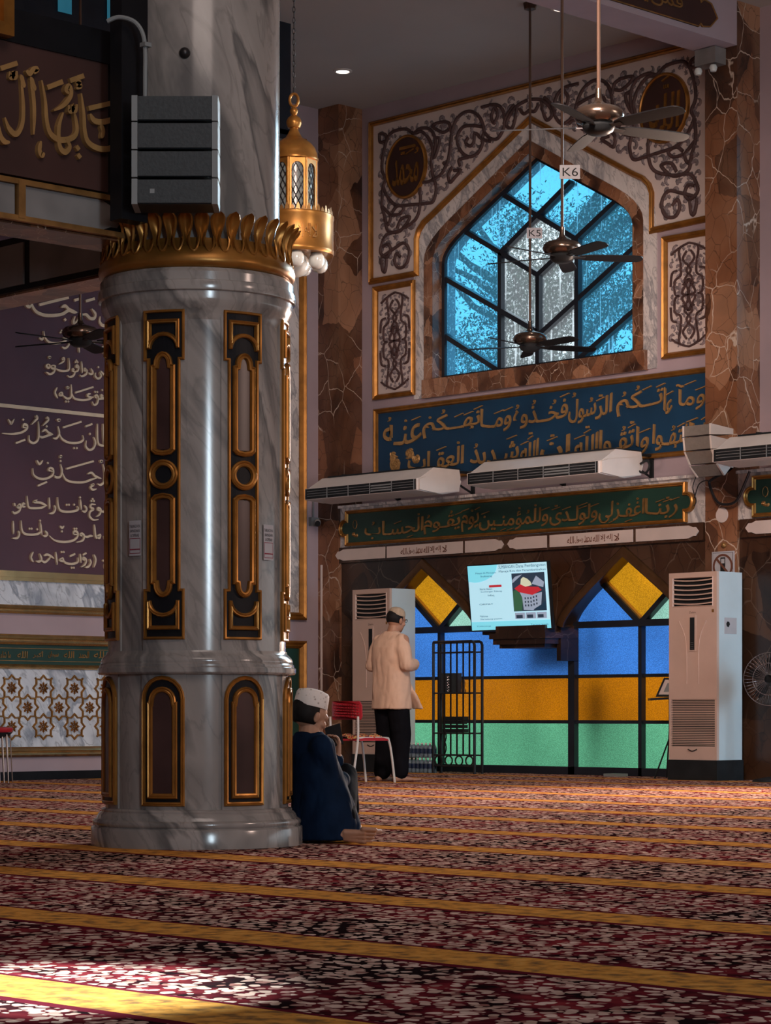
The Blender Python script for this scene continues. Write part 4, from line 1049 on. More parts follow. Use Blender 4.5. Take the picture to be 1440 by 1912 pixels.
# upright ornamental panels beside the window
def side_panel(x0, x1, z0, z1, label):
    t = thing('arabesque_panel', label, 'wall panel', ((x0+x1)/2, YW, z0)); c = (x0+x1)/2; hw = (x1-x0)/2
    mb = MB(); mb.prism([rect(x0, z0, x1, z1)], MW(YW), 0, .01); mb.obj('ground', 'cream_plaster', t)
    mb = MB(); mb.mould(rect(x0, z0, x1, z1), [(0, 0), (0, .05), (.012, .06), (.03, .045), (.04, .055), (.06, .03), (.06, 0)], MW(YW)); mb.obj('gilt_frame', 'gold_paint', t, smooth=30)
    zc = (z0+z1)/2; hh = (z1-z0)/2-.10
    def q(u, v): return (c+u*(hw-.09), zc+v*hh)
    L = [[(-.0, 1), (-.45, .93), (-.5, .80), (-.42, .62), (-.42, .40), (-.72, .30), (-.72, .05), (-.5, 0)],
         [(-.1, .85), (-.3, .7), (0, .55), (.1, .45), (-.2, .3), (-.05, .12), (.0, 0)], [(-.9, .82), (-.62, .9), (-.45, .93)], [(-.95, .2), (-.88, .45), (-.6, .5)], [(-.3, .2), (0, .3), (-.35, .05), (0, 0)]]
    mb = MB()
    for l in L:
        for su in (1, -1):
            for sv_ in (1, -1):
                sp = smooth_path([(*q(u*su, v*sv_), 0) for u, v in l], 5); mb.mould([(p.x, p.y) for p in sp], [(-.012, .01), (-.006, .03), (.006, .03), (.012, .01)], MW(YW), closed=False)
    mb.obj('brown_scrolls', 'vine_brown', t, smooth=50)
    mb = MB(); rr = random.Random(5); oc = []
    for _ in range(2500):
        u = rr.uniform(0, .92); v = rr.uniform(0, .97); x, z = q(u, v); s_ = rr.uniform(.03, .055)
        if u > .8 and v > .85: continue
        if any((x-a)**2+(z-b_)**2 < (s_+d_)**2*.4 for a, b_, d_ in oc): continue
        oc.append((x, z, s_)); a = rr.uniform(0, 6.28); kd = rr.random()
        for su in (1, -1):
            for sv_ in (1, -1):
                X_, Z_ = q(u*su, v*sv_); aa = a if su > 0 else pi-a; aa = aa if sv_ > 0 else -aa
                (curl if kd < .6 else leafs)(mb, X_, Z_, s_, aa, MW(YW), .01)
    mb.obj('grey_leaves', 'vine_grey', t)
side_panel(-20.775, -20.09, 4.31, 5.63, 'upright arabesque panel in gilt frame left of the pointed window')
side_panel(-16.43, -15.75, 4.34, 5.61, 'upright arabesque panel in gilt frame right of the pointed window')
# blue calligraphy board
t = thing('calligraphy_board', 'long blue board with two lines of gilt arabic calligraphy under the pointed window', 'sign', (WC, YW, 3.33))
bu = (-20.76, -15.70)
mb = MB(); mb.prism([rect(bu[0], 3.32, bu[1], 4.20)], MW(YW), 0, .02); mb.obj('board', 'blue_board', t)
mb = MB(); mb.mould(rect(bu[0], 3.32, bu[1], 4.20), [(0, 0), (0, .05), (.012, .055), (.03, .04), (.045, .045), (.055, .02)], MW(YW)); mb.obj('gilt_frame', 'gold_paint', t)
mb = MB(); kx = lambda v: 680+v/2.182
for tx, a, b_ in (('وَمَآ', 1275, 1395), ('ءَا', 1228, 1262), ('تَــٰكُمُ', 1035, 1225), ('ٱلرَّ', 950, 1015), ('سُولُ', 840, 950), ('فَخُــذُوهُ', 615, 835), ('وَمَــا', 480, 605), ('نَهَـٰـكُمْ', 245, 478), ('عَنْـهُ', 85, 240)):
    wordW(mb, tx.replace('ٱ', 'ا'), kx(a), kx(b_), 3.80, 4.12, YW, .02, .04, bow=.22, thick=.05)
for tx, a, b_ in (('فَـ', 1365, 1400), ('اٰ', 1330, 1352), ('نتَهُـوا', 1182, 1325), ('وَا', 1115, 1165), ('تَّقُـوا', 965, 1105), ('اللَّهَ', 865, 958), ('إِنَّ', 725, 855), ('اللَّهَ', 645, 715), ('شَـدِيدُ', 440, 635), ('الْعِقَـابِ', 185, 410)):
    wordW(mb, tx, kx(a), kx(b_), 3.41, 3.74, YW, .02, .04, bow=.22, thick=.05)
rr = random.Random(9)
for (x, y, r) in ((130, 402, 26), (190, 362, 16), (215, 378, 14), (125, 380, 16), (130, 425, 20)):
    c = XZ(680+x/2.182, 680+y/2.182, YW)
    for i in range(5): curl(mb, c[0]+rr.uniform(-.03, .03), c[1]+rr.uniform(-.03, .03), r/2.182/130, rr.uniform(0, 6), MW(YW), .02)
mb.obj('lettering', 'gold_letter', t)
# green cartouche boards
def cboard(x0, x1, label, words):
    t = thing('calligraphy_board', label, 'sign', ((x0+x1)/2, YF, 2.6))
    z0, z1 = 2.60, 3.00; zc = 2.80; r = .10
    P_ = [(x0, z0), (x1, z0), (x1, zc-r)]+[(x1+.02+r*sin(pi*i/8)*.85, zc-r*cos(pi*i/8)) for i in range(9)]+[(x1, zc+r), (x1, z1), (x0, z1), (x0, zc+r)]
    P_ += [(x0-.02-r*sin(pi*i/8)*.85, zc+r*cos(pi*i/8)) for i in range(9)]+[(x0, zc-r)]
    mb = MB(); mb.prism([P_], MW(YF), 0, .03); mb.obj('board', 'green_board', t)
    mb = MB(); mb.mould(P_, [(-.005, 0), (-.005, .05), (.008, .06), (.018, .045), (.028, .05), (.036, .03)], MW(YF)); mb.obj('gilt_frame', 'gold_paint', t, smooth=40)
    mb = MB()
    for tx, a, b_ in words: wordW(mb, tx, 560+a/1.636, 560+b_/1.636, 2.665, 2.92, YF, .03, .045, bow=.2, thick=.035)
    for cx_, s_ in ((x0+.15, .05),):
        el = [(cx_+.04*cos(i*pi/4), 2.84+.055*sin(i*pi/4)) for i in range(8)]; mb.mould(el, [(0, .03), (.006, .036), (.008, .03)], MW(YF))
        for i in range(4): curl(mb, cx_+.02*(i-1.5), 2.72, .025, i, MW(YF), .03)
    mb.obj('lettering', 'gold_dark', t); return t
xa = XZ(650, 985, YF)[0]; xb = XZ(1284, 935, YF)[0]
cboard(xa, xb, 'long dark green cartouche board with gilt arabic verse over the stained glass', [('رَبَّنَـا', 1060, 1160), ('اغْفِـرْ', 965, 1058), ('لِى', 920, 962), ('وَلِوَٰلِـدَىَّ', 770, 915), ('وَلِلْمُؤْمِنِـينَ', 555, 765), ('يَوْمَ', 500, 552), ('يَقُـومُ', 385, 495), ('الْحِسَـابُ', 205, 383)])
cboard(XZ(1410, 935, YF)[0], -11.0, 'dark green cartouche board cut by the right edge of the photo', [])
# plaster strip above the green boards is left bare; thin dark line of the ledge
# red-brown board on the beam with faint calligraphy, upper right
t = thing('calligraphy_board', 'dark brown calligraphy board with shaped end on the ceiling beam, upper right', 'sign', (-15.19, 16, 7.4))
e0 = PX(1338, 45, -15.19).y; z0 = 7.36
P_ = [(12.0, z0), (e0-.35, z0), (e0-.30, z0-.0), (e0-.27, z0+.03), (e0-.24, z0+.01), (e0-.12, z0+.03), (e0, z0+.14), (e0-.10, z0+.27), (e0-.22, z0+.29), (e0-.26, z0+.26), (e0-.3, z0+.37), (12.0, z0+.37)]
mb = MB(); mb.prism([P_], ML(-15.19), 0, .02); mb.obj('board', 'maroon_board', t)
mb = MB(); mb.mould(P_, [(0, .0), (0, .026), (.012, .026), (.014, .02)], ML(-15.19)); mb.obj('rim', 'gold_dark', t)
mb = MB()
for tx, a, b_ in (('فَمَن', 1215, 1275), ('يَعْمَل', 1150, 1210), ('خير', 1080, 1140)):
    u0 = PX(a, 20, -15.17).y; u1 = PX(b_, 20, -15.17).y; word(mb, tx, u1, u0, z0+.08, z0+.3, lambda u, v, w: (-15.19+w, u0+u1-u, v), .02, .03)
mb.obj('lettering', 'gold_dark', t)

# ================================================================= LEFT WALL DECORATION
t = thing('hadith_board', 'tall plum purple board with ivory jawi and arabic script, hanging above the bluish marble strip', 'sign', (XL, 13, 2.0))
ub = (9.5, 16.8)
mb = MB(); mb.prism([rect(ub[0], 2.06, ub[1], 5.9)], ML(XL), 0, .03); mb.obj('board', 'purple_board', t)
mb = MB(); mb.prism([rect(ub[0], 2.0, ub[1], 2.06)], ML(XL), 0, .07); mb.prism([rect(ub[0], 1.965, ub[1], 2.0)], ML(XL), 0, .05); mb.obj('gilt_frame', 'bright_brass', t)
zd = PX(100, 768, XL).z
mb = MB(); mb.prism([rect(ub[0], zd-.018, ub[1], zd+.018)], ML(XL), .03, .045)
board_strokes(mb, 6.545, 0, 500, XL, .030, S_P1, D_P1, B_P1)
board_strokes(mb, 6.545, 0, 500, XL, .020, S_P2, D_P2, B_P2)
board_strokes(mb, 5.973, 0, 760, XL, .021, S_P3, D_P3, B_P3)
mb.obj('lettering', 'ivory_letter', t)
# marble strip and gilt mouldings
def zL(y): return PX(100, y, XL).z
z1 = zL(1084); z2 = zL(1133)
mb = MB(); mb.prism([rect(9, z2, 16.9, z1)], ML(XL), 0, .02); tag(mb.obj('marble_strip', 'blue_marble'), 'bluish white marble strip under the plum purple board', 'wall strip')
def rail(y0, y1, d, label):
    a, b_ = zL(y1), zL(y0); h_ = b_-a; mb = MB()
    mb.mould([(9, a), (16.9, a)], [(0, 0), (0, d*.7), (h_*.2, d), (h_*.35, d*.9), (h_*.4, d*.5), (h_*.55, d*.55), (h_*.62, d), (h_*.8, d*.8), (h_, d*.5), (h_, 0)], ML(XL), closed=False)
    tag(mb.obj('gilt_rail', 'bright_brass', smooth=30), label, 'rail')
rail(1132, 1148, .06, 'gilt rail directly under the bluish marble strip'); rail(1186, 1205, .07, 'gilt rail on top of the green inscription band')
rail(1241, 1250, .05, 'gilt rail between the green inscription band and the lattice panel'); rail(1394, 1412, .07, 'gilt rail along the foot of the lattice panel')
t = thing('inscription_band', 'narrow green band with repeated tiny gilt phrases above the star lattice panel', 'sign', (XL, 13, zL(1242)))
mb = MB(); mb.prism([rect(9, zL(1241), 16.9, zL(1205))], ML(XL), 0, .02); mb.obj('board', 'green_board', t)
mb = MB()
for i, px in enumerate((8, 39, 68, 97, 126, 154, 182)):
    tx = ('ما شاء', 'الله', 'أكبر', 'سبحان', 'الله', 'الحمد', 'لله')[i % 7]; wordL(mb, tx, px-10, px+9, 1216, 1229, XL, .02, .028, thick=.03)
for y in (1212, 1235):
    strip(mb, [(9, zL(y)), (16.9, zL(y))], .006, ML(XL), .02, .026)
mb.obj('lettering', 'gold_dark', t)
# star lattice panel
t = thing('lattice_panel', 'pale marble panel with gilt star lattice and rosettes below the narrow green inscription band', 'wall panel', (XL, 13, zL(1394)))
za, zb = zL(1394), zL(1250)
mb = MB(); mb.prism([rect(9, za, 16.9, zb)], ML(XL), 0, .015); mb.obj('ground', 'blue_marble', t)
u0_, zr = YZ(79, 1285, XL); S = .191
gm = MB()
for i in range(-22, 9):
    for j in range(-3, 2):
        u = u0_+i*S*1.0; z = zr+j*S
        if (i+j) % 2: continue
        if u < 12.3 or u > 16.6: continue
        # eight-pointed star outline
        pts_ = []
        for k in range(16):
            a = pi/2+k*pi/8; r = .118 if k % 2 == 0 else .086
            if k % 4 == 2: r = .0
            pts_.append((a, r))
        st = [(.0, .125), (.038, .088), (.088, .088), (.088, .038), (.125, 0)]
        full = st+[(x, -y) for x, y in st[::-1][1:]]+[(-x, -y) for x, y in st[1:]]+[(-x, y) for x, y in st[::-1][1:-1]]
        P_ = [(u+x, z+y) for x, y in full]
        if min(p[1] for p in P_) > za-.06 and max(p[1] for p in P_) < zb+.09:
            P_ = [(a_, min(max(b__, za+.004), zb-.004)) for a_, b__ in P_]
            gm.mould(P_, [(-.009, .015), (-.004, .035), (.004, .035), (.009, .015)], ML(XL))
        for sx in (1, -1):
            for sz in (1, -1):
                a_, b__ = (u+.088*sx, z+.088*sz), (u+.103*sx, z+.103*sz)
                if za < b__[1] < zb: strip(gm, [a_, b__], .014, ML(XL), .015, .033)
        if za+.05 < z < zb-.05:
            rz = MB()
            for k in range(8):
                a = k*pi/4+pi/8*0
                leafs(rz, u+.034*cos(a), z+.034*sin(a), .036, a, ML(XL), .02)
                leafs(rz, u+.018*cos(a+.4), z+.018*sin(a+.4), .022, a+.4, ML(XL), .034)
            rz.sphere((XL+.045, u, z), .012, .012, .012, 8, 6); rz.obj('rosette', 'gold_paint', t)
gm.obj('star_lattice', 'gold_paint', t)
# framed marble panels on the corner wall
def cpan(u0, u1, z0, z1, mat, label):
    t = thing('framed_panel', label, 'wall panel', (XC, (u0+u1)/2, z0))
    mb = MB(); mb.prism([rect(u0, z0, u1, z1)], ML(XC), 0, .015); mb.obj('panel', mat, t)
    mb = MB(); mb.mould(rect(u0, z0, u1, z1), [(0, 0), (0, .06), (.02, .075), (.045, .05), (.06, .06), (.085, .03), (.09, 0)], ML(XC)); mb.obj('gilt_frame', 'gold_paint', t, smooth=30)
cpan(17.3, 19.29, 1.745, 7.35, 'wall_marble', 'tall gilt framed marble panel between the column and the corner pillar')
cpan(17.3, 19.29, .25, 1.50, 'green_board', 'low gilt framed dark green panel behind the seated man')
mb = MB(); q0, q1 = PX(601, 1055, XC+.06), PX(601, 1300, XC+.06)
mb.tube([(q0.x, q0.y, q0.z), (q0.x, q0.y, .1)], .018, 8); mb.box(q0.x-.022, q0.x+.022, q0.y-.022, q0.y+.022, zat(1250, 29), zat(1247, 29))
tag(mb.obj('wall_pipe', 'cream_plaster', smooth=True), 'thin pale pipe running down beside the corner pillar', 'pipe')

# ================================================================= LIGHT FITTINGS, FANS, LANTERN
def downlight(px, py, label):
    d = 4600*(ZC-H)/(HY-py); p = PD(px, py, d); t = thing('ceiling_downlight', label, 'ceiling light', (p.x, p.y, ZC), 0, None)
    mb = MB(); mb.lathe([(.105, 0), (.105, -.012), (.075, -.016), (.07, -.004), (.07, 0)], (0, 0, 0), 24); mb.obj('trim_ring', 'white_enamel', t, local=True, smooth=True)
    mb = MB(); mb.lathe([(.069, -.006), (.0001, -.007)], (0, 0, 0), 20); mb.obj('lamp', 'lamp_glow', t, local=True)
    l = bpy.data.lights.new('downlight_lamp', 'SPOT'); l.energy = 40; l.spot_size = radians(110); l.spot_blend = 1; l.shadow_soft_size = .05; l.color = (1, .9, .8)
    o = bpy.data.objects.new('downlight_lamp', l); COL.objects.link(o); o.location = (0, 0, -.03); o.parent = t
downlight(640, 132, 'bright round downlight in the ceiling over the corner pillar')
downlight(1048, 15, 'small round downlight at the top edge between the fan rods')

def fan(px, py, d, label, a0, tagtxt=None, tpx=0, tpy=0, body=.235, rods='rod_brown'):
    p = PD(px, py, d); t = thing('ceiling_fan', label, 'ceiling fan', (p.x, p.y, p.z), CAMROT)
    k = body/.235
    mb = MB(); mb.lathe([(.001, .20), (.02, .2), (.022, .14), (.03, .115), (.05, .098), (.085, .086), (.14, .068), (.158, .052), (.168, .03), (.168, .008), (.150, -.018), (.105, -.035), (.001, -.04)], (0, 0, 0), 40); mb.obj('motor_housing', 'fan_body', t, local=True, smooth=50)
    mb = MB(); mb.lathe([(.100, -.03), (.11, -.055), (.095, -.085), (.06, -.105), (.001, -.11)], (0, 0, 0), 28); mb.obj('hub', 'black_plastic', t, local=True, smooth=True)
    mb = MB(); L_ = ZC-p.z; mb.tube([(0, 0, .15), (0, 0, L_)], .013, 8); mb.lathe([(.001, L_), (.07, L_), (.06, L_-.06), (.014, L_-.08)][::-1], (0, 0, 0), 16); mb.obj('down_rod', rods, t, local=True, smooth=40)
    for i in range(5):
        a = a0+i*2*pi/5; ca, sa = cos(a), sin(a); ax = Vector((ca, sa, 0)); sd = Vector((-sa, ca, 0)); up = Vector((0, 0, 1)); tl = sd*cos(.23)-up*sin(.23)
        mb = MB(); vs_ = []; st = [(.15, .030), (.22, .055), (.30, .062), (.45, .066), (.60, .066), (.67, .060), (.70, .04), (.71, .01)]
        for r, h_ in st:
            c = ax*r-up*(.055)
            for s_, th in ((-1, .004), (0, .006), (1, .004), (1, -.003), (0, -.004), (-1, -.003)): vs_.append(c+tl*h_*s_+up*th)
        n = len(st); fs_ = [(6*i_+j, 6*i_+(j+1) % 6, 6*(i_+1)+(j+1) % 6, 6*(i_+1)+j) for i_ in range(n-1) for j in range(6)]+[tuple(range(6)), tuple(range(6*n-1, 6*n-7, -1))]
        mb.add(vs_, fs_); b_ = mb.obj('blade', 'fan_blade', t, local=True, smooth=40)
        mb = MB(); c = ax*.13-up*.058; mb.obox(c, ax*.07, tl*.02, up*.004); mb.obj('blade_bracket', 'dark_metal', b_, local=True)
    if tagtxt:
        z = zat(tpy, d)-p.z; x = (tpx-px)/F*d; hw = 19/F*d if tagtxt == 'K6' else 14.5/F*d; hh = hw*.68
        mb = MB(); mb.box(x-hw, x+hw, -.022, -.016, z-hh, z+hh); g = mb.obj('number_tag', 'paper', t, local=True)
        mb = latin(tagtxt, x-hw*.72, x+hw*.8, z-hh*.62, z+hh*.62, lambda u, v, w: (u, -.0225, v), 0); mb.obj('tag_number', 'ink', g, local=True)
    return t
fan(1118, 222, 16.4, 'nearest and highest ceiling fan in front of the right side of the arabesque panel', .47, None)
fan(1050, 468, 21.2, 'ceiling fan with tag K6 on its rod in front of the pointed window', .14, 'K6', 1064, 322)
fan(990, 637, 24.6, 'lowest ceiling fan with tag K5 on its rod in front of the pointed window', .314, 'K5', 998, 436)
fan(150, 626, 22.5, 'ceiling fan hanging before the plum purple board at the left', .15)

# lantern on its chain
LD = 20.0; p = PD(549, 470, LD); q = lambda py: zat(py, LD)-p.z; S_ = LD/F
t = thing('hanging_lantern', 'large brass mosque lantern with white globes hanging beside the column', 'lantern', tuple(p), CAMROT)
mb = MB(); RD = 75*S_
mb.lathe([(RD*.98, q(478)), (RD, q(474)), (RD, q(470)), (RD*.985, q(468)), (RD*.985, q(414)), (RD, q(411)), (RD, q(406)), (RD*.97, q(404)), (RD*.55, q(400)), (.05, q(400))], (0, 0, 0), 48)
mb.lathe([(RD*.98, q(478)), (RD*.6, q(472)), (.02, q(470))][::-1], (0, 0, 0), 48)
mb.obj('drum', 'gold_paint', t, local=True, smooth=30)
mb = MB()
for i in range(3):
    for k_, (tx, f0, f1) in enumerate((('لا', .82, 1.), ('إله', .62, .8), ('إلا', .45, .6), ('الله', .24, .43), ('محمد', 0, .22))):
        a0_ = (-.3+i*2.1)+RD*0; 
        word(mb, tx, RD*(a0_+.95*f0), RD*(a0_+.95*f1), q(455), q(430), lambda u, v, w: ((RD*.985+w)*sin(u/RD), -(RD*.985+w)*cos(u/RD), v), 0, .008, thick=.02)
mb.obj('lettering', 'gold_dark', t, local=True)
mb = MB()
for i in range(44):
    a = 2*pi*i/44; c = Vector((RD*.97*cos(a), RD*.97*sin(a), q(406))); tg = Vector((-sin(a), cos(a), 0)); hh = 11*S_ if i % 2 else 15*S_
    mb.add([c-tg*.02, c+tg*.02, c+tg*.012+Vector((0, 0, hh*.6)), c+Vector((0, 0, hh)), c-tg*.012+Vector((0, 0, hh*.6))], [(0, 1, 2, 3, 4)])
    mb.add([v_*1.0+Vector((-cos(a), -sin(a), 0))*.006 for v_ in (c-tg*.02, c+tg*.02, c+tg*.012+Vector((0, 0, hh*.6)), c+Vector((0, 0, hh)), c-tg*.012+Vector((0, 0, hh*.6)))], [(4, 3, 2, 1, 0)])
mb.obj('cresting', 'gold_dark', t, local=True)
RB = 44*S_
mb = MB(); NA = 8
for i in range(NA):                                       # body: posts and arched openings
    a = 2*pi*i/NA+.2; n0 = Vector((cos(a), sin(a), 0)); tg = Vector((-sin(a), cos(a), 0)); W = RB*math.tan(pi/NA); 
    fo = lambda u, v, w_: tuple(n0*(RB*cos(pi/NA)+w_)+tg*u+Vector((0, 0, v)))
    hw_ = W*.62; z0_, z1_ = q(402), q(322)
    op = [(hw_*cos(pi*k/8), z1_+hw_*1.1*sin(pi*k/8)) for k in range(9)]+[(-hw_, z0_), (hw_, z0_)]
    mb.prism([rect(-W, z0_-.01, W, q(301)), op[::-1]], fo, -.012, .0)
mb.obj('body', 'gold_paint', t, local=True)
mb = MB(); mb.lathe([(RB*.86, q(402)), (RB*.86, q(304))], (0, 0, 0), 24); mb.obj('frosted_glass', 'lantern_glass', t, local=True, smooth=True)
mb = MB()
for i in range(24):                                       # diagonal wire lattice
    for s_ in (1, -1):
        P_ = [Vector((RB*.885*cos(2*pi*i/24+s_*k*.16), RB*.885*sin(2*pi*i/24+s_*k*.16), q(402)+(q(304)-q(402))*k/8)) for k in range(9)]
        mb.tube(P_, .0042, 4)
mb.obj('wire_lattice', 'dark_metal', t, local=True)
mb = MB(); mb.lathe([(RB*.98, q(302)), (RB*1.04, q(301)), (RB*1.05, q(297)), (RB*1.0, q(294)), (RB*.99, q(288)), (RB*.9, q(277)), (RB*.70, q(267)), (RB*.45, q(260)), (.07, q(258)), (.05, q(250)), (.036, q(243)), (.034, q(240)), (.05, q(239)), (.062, q(232)), (.062, q(226)), (.048, q(220)), (.03, q(217)), (.02, q(215)), (.03, q(211)), (.034, q(206)), (.022, q(202)), (.01, q(199))], (0, 0, 0), 40); mb.obj('dome', 'gold_paint', t, local=True, smooth=50)
mb = MB(); zc_ = q(187); mb.tube([(.035*cos(2*pi*i/18), 0, zc_+.052*sin(2*pi*i/18)) for i in range(18)], .012, 8, closed=True); mb.obj('hook_ring', 'gold_paint', t, local=True, smooth=True)
mb = MB(); z = zc_+.05; i = 0; top_ = ZC-p.z
while z < top_:
    pts_ = [((.010 if i % 2 else 0)*cos(2*pi*k/8), (0 if i % 2 else .010)*cos(2*pi*k/8), z+.026+.028*sin(2*pi*k/8)) for k in range(8)]
    mb.tube(pts_, .0038, 5, closed=True); z += .044; i += 1
mb.obj('chain', 'dark_metal', t, local=True, smooth=True)
for i in range(7):
    a = 2*pi*i/7+.35; rr_ = RD*.68 if i else RD*.68
    mb = MB(); c = Vector((rr_*cos(a), rr_*sin(a), q(478)))
    mb.lathe([(.02, .01), (.045, 0), (.062, -.03), (.066, -.06), (.062, -.09), (.045, -.115), (.02, -.125), (.001, -.127)], c, 18); mb.obj('globe', 'glass_globe', t, local=True, smooth=True)
mb = MB(); mb.lathe([(.10, 0), (.135, -.05), (.135, -.10), (.10, -.15), (.04, -.172), (.001, -.174)], (0, 0, q(478)), 24); mb.obj('globe', 'glass_globe', t, local=True, smooth=True)

# ================================================================= AIR CONDITIONERS
def ceiling_ac(px0, px1, label):
    Yf = 18.7; x0 = PY(px0, 900, Yf).x; x1 = PY(px1, 900, Yf).x; L_ = x1-x0; t = thing('wall_air_conditioner', label, 'air conditioner', ((x0+x1)/2, Yf+.3, 3.08)); h0, h1 = 3.07, 3.19
    c = 0
    MPx = lambda u, v, w: (u, Yf+v, w)
    # cross-section in (depth, height) extruded along x
    sec = [(0, 3.07), (.0, 3.195), (.05, 3.205), (.26, 3.33), (.66, 3.33), (.68, 3.25), (.66, 3.09), (.40, 3.045), (.10, 3.06)]
    mb = MB(); mb.prism([sec], lambda u, v, w: (x0+w, Yf+u, v), 0, L_, back=True)
    mb.obj('casing', 'white_enamel', t)
    mb = MB(); sec2 = [(.02, 3.075), (.02, 3.19), (.12, 3.22), (.60, 3.27), (.66, 3.20), (.62, 3.09), (.3, 3.05)]
    mb.prism([sec2], lambda u, v, w: (x0+w, Yf+u, v), -.025, 0, back=True); mb.obj('end_cap', 'white_enamel', t); mb = MB(); mb.prism([sec2], lambda u, v, w: (x0+w, Yf+u, v), L_, L_+.03, back=True); mb.obj('end_cap', 'white_enamel', t)
    mb = MB(); mb.box(x0+.01, x1-.01, Yf-.006, Yf+.01, 3.075, 3.19); mb.obj('outlet', 'black_plastic', t)
    n = 5
    for i in range(n):
        a = x0+.03+(L_-.06)*i/n; b_ = x0+.03+(L_-.06)*(i+1)/n; mb = MB()
        for z in (3.105, 3.132, 3.160): mb.obox(((a+b_)/2, Yf-.008, z), ((b_-a)/2-.012, 0, 0), (0, .006, -.002 if i != 3 else .010), (0, 0, .0018))
        mb.box(b_-.008, b_+.0, Yf-.012, Yf, 3.075, 3.19)
        mb.obj('louvre', 'speaker_side', t)
    for x in (x0+.3, x1-.3):
        mb = MB(); mb.box(x-.02, x+.02, Yf+.3, YW, 3.335, 3.36); mb.box(x-.02, x+.02, YW-.03, YW, 3.07, 3.36); mb.tube([(x, Yf+.62, 3.34), (x, YW-.02, 3.12)], .012, 6); mb.obj('wall_bracket', 'black_plastic', t)
    mb = MB(); mb.box(x0+.1, x1-.02, Yf+.25, Yf+.7, 3.33, 3.345); mb.obj('top_plate', 'black_plastic', t); return t
ceiling_ac(570, 778, 'white suspended air conditioner nearest the corner pillar, above the small security camera')
ceiling_ac(873, 1118, 'white suspended air conditioner in the middle under the blue board')
ceiling_ac(1332, 1590, 'white suspended air conditioner beyond the small tan loudspeakers')
# dangling cable loop next to the middle unit
mb = MB()
q1 = PY(1196, 870, 19.3)
mb.tube(smooth_path([q1+Vector((0, 0, .02)), q1+Vector((.08, 0, .05)), q1+Vector((.12, 0, 0)), q1+Vector((.08, 0, -.07)), q1+Vector((0, 0, -.06)), q1+Vector((-.06, 0, -.02))], 5), .012, 6)
tag(mb.obj('cable_loop', 'black_plastic', smooth=True), 'black cable loop at the right end of the middle air conditioner', 'cable')

def floor_ac(x0, yb, label, z1=2.05):
    t = thing('floor_air_conditioner', label, 'air conditioner', (x0+.3, yb+.2, 0)); W = .60; D = .40
    def Q(mb_): return mb_
    mb = MB(); mb.box(x0+.0, x0+W, yb+.035, yb+D, .20, z1); mb.obj('cabinet', 'case_side', t)
    mb = MB(); mb.box(x0-.01, x0+W+.01, yb-.01, yb+D+.01, 0, .20); mb.obj('plinth', 'black_plastic', t)
    fr = lambda u, v, w: (x0+u, yb+.035-w, v)
    mb = MB(); hol = rect(.045, z1-.34, W-.045, z1-.045)
    mb.prism([rect(.0, .80+0, W, z1), hol[::-1]], fr, 0, .035); 
    mb.mould(hol, [(0, .035), (.006, .042), (.012, .03)], fr)
    for sg in (-1, 1):
        P_ = smooth_path([(W/2+sg*.17, z1-.48, 0), (W/2+sg*.10, z1-.62, 0), (W/2+sg*.075, z1-.80, 0), (W/2+sg*.075, z1-1.1, 0)], 4); strip(mb, [(p_.x, p_.y) for p_ in P_], .006, fr, .035, .040)
    mb.prism([rect(.0, .20, W, .335)], fr, 0, .035); mb.prism([rect(0, .335, .025, .80)], fr, 0, .033); mb.prism([rect(W-.025, .335, W, .80)], fr, 0, .033)
    mb.obj('front_panel', 'beige_case', t)
    mb = MB(); mb.prism([rect(.04, z1-.345, W-.04, z1-.04)], fr, 0, .008); mb.obj('dark_recess', 'black_plastic', t); mb = MB(); mb.prism([rect(.02, .33, W-.02, 1.005)], fr, 0, .006); mb.obj('dark_recess', 'black_plastic', t)
    mb = MB()
    for i in range(6):
        z = z1-.315+i*.046
        P_ = [(.05+(W-.1)*k/8, z+.014*((k-4)/4)**2) for k in range(9)]; mb.mould(P_, [(-.004, .012), (-.006, .034), (.006, .036), (.008, .012)], fr, closed=False)
    mb.obj('outlet_louvres', 'beige_case', t)
    mb = MB()
    for i in range(38):
        z = .345+i*.0172; mb.prism([rect(.022, z, W-.022, z+.0085)], fr, .004, .030)
    mb.obj('intake_grille', 'beige_case', t)
    mb = MB(); mb.prism([rect(W/2-.045, z1-.78, W/2+.045, z1-.42)], fr, .035, .042); pn = mb.obj('control_panel', 'beige_case', t)
    mb = MB(); mb.prism([rect(W/2-.028, z1-.765, W/2+.028, z1-.445)], fr, .042, .045); mb.obj('display', 'black_plastic', pn)
    mb = MB()
    for i in range(4):
        for j in (-1, 0, 1): mb.prism([rect(W/2+j*.013-.003, z1-.75+i*.018, W/2+j*.013+.003, z1-.746+i*.018)], fr, .045, .047)
    mb.obj('buttons', 'speaker_side', pn)
    latin('Daikin', W/2-.04, W/2+.04, z1-.405, z1-.385, fr, .0365).obj('maker_name', 'ink', t)
    mb = MB(); P_ = smooth_path([(W/2-.055, .305, 0), (W/2, .288, 0), (W/2+.055, .305, 0)], 5); strip(mb, [(p_.x, p_.y) for p_ in P_], .008, fr, .035, .042); mb.obj('handle', 'dark_metal', t)
    mb = MB(); mb.prism([rect(W-.06, z1-.40, W-.035, z1-.37)], fr, .035, .037); mb.obj('sticker', 'gold_dark', t)
    return t
ta = floor_ac(-15.665, 19.05, 'tall beige floor standing air conditioner in front of the right pillar')
X_ = -15.665+.60; s0 = PX(1340, 1165, X_); mb = MB(); mb.prism([rect(19.17, 1.44, 19.36, 1.60)], ML(X_), 0, .003); st_ = mb.obj('side_sticker', 'paper', ta)
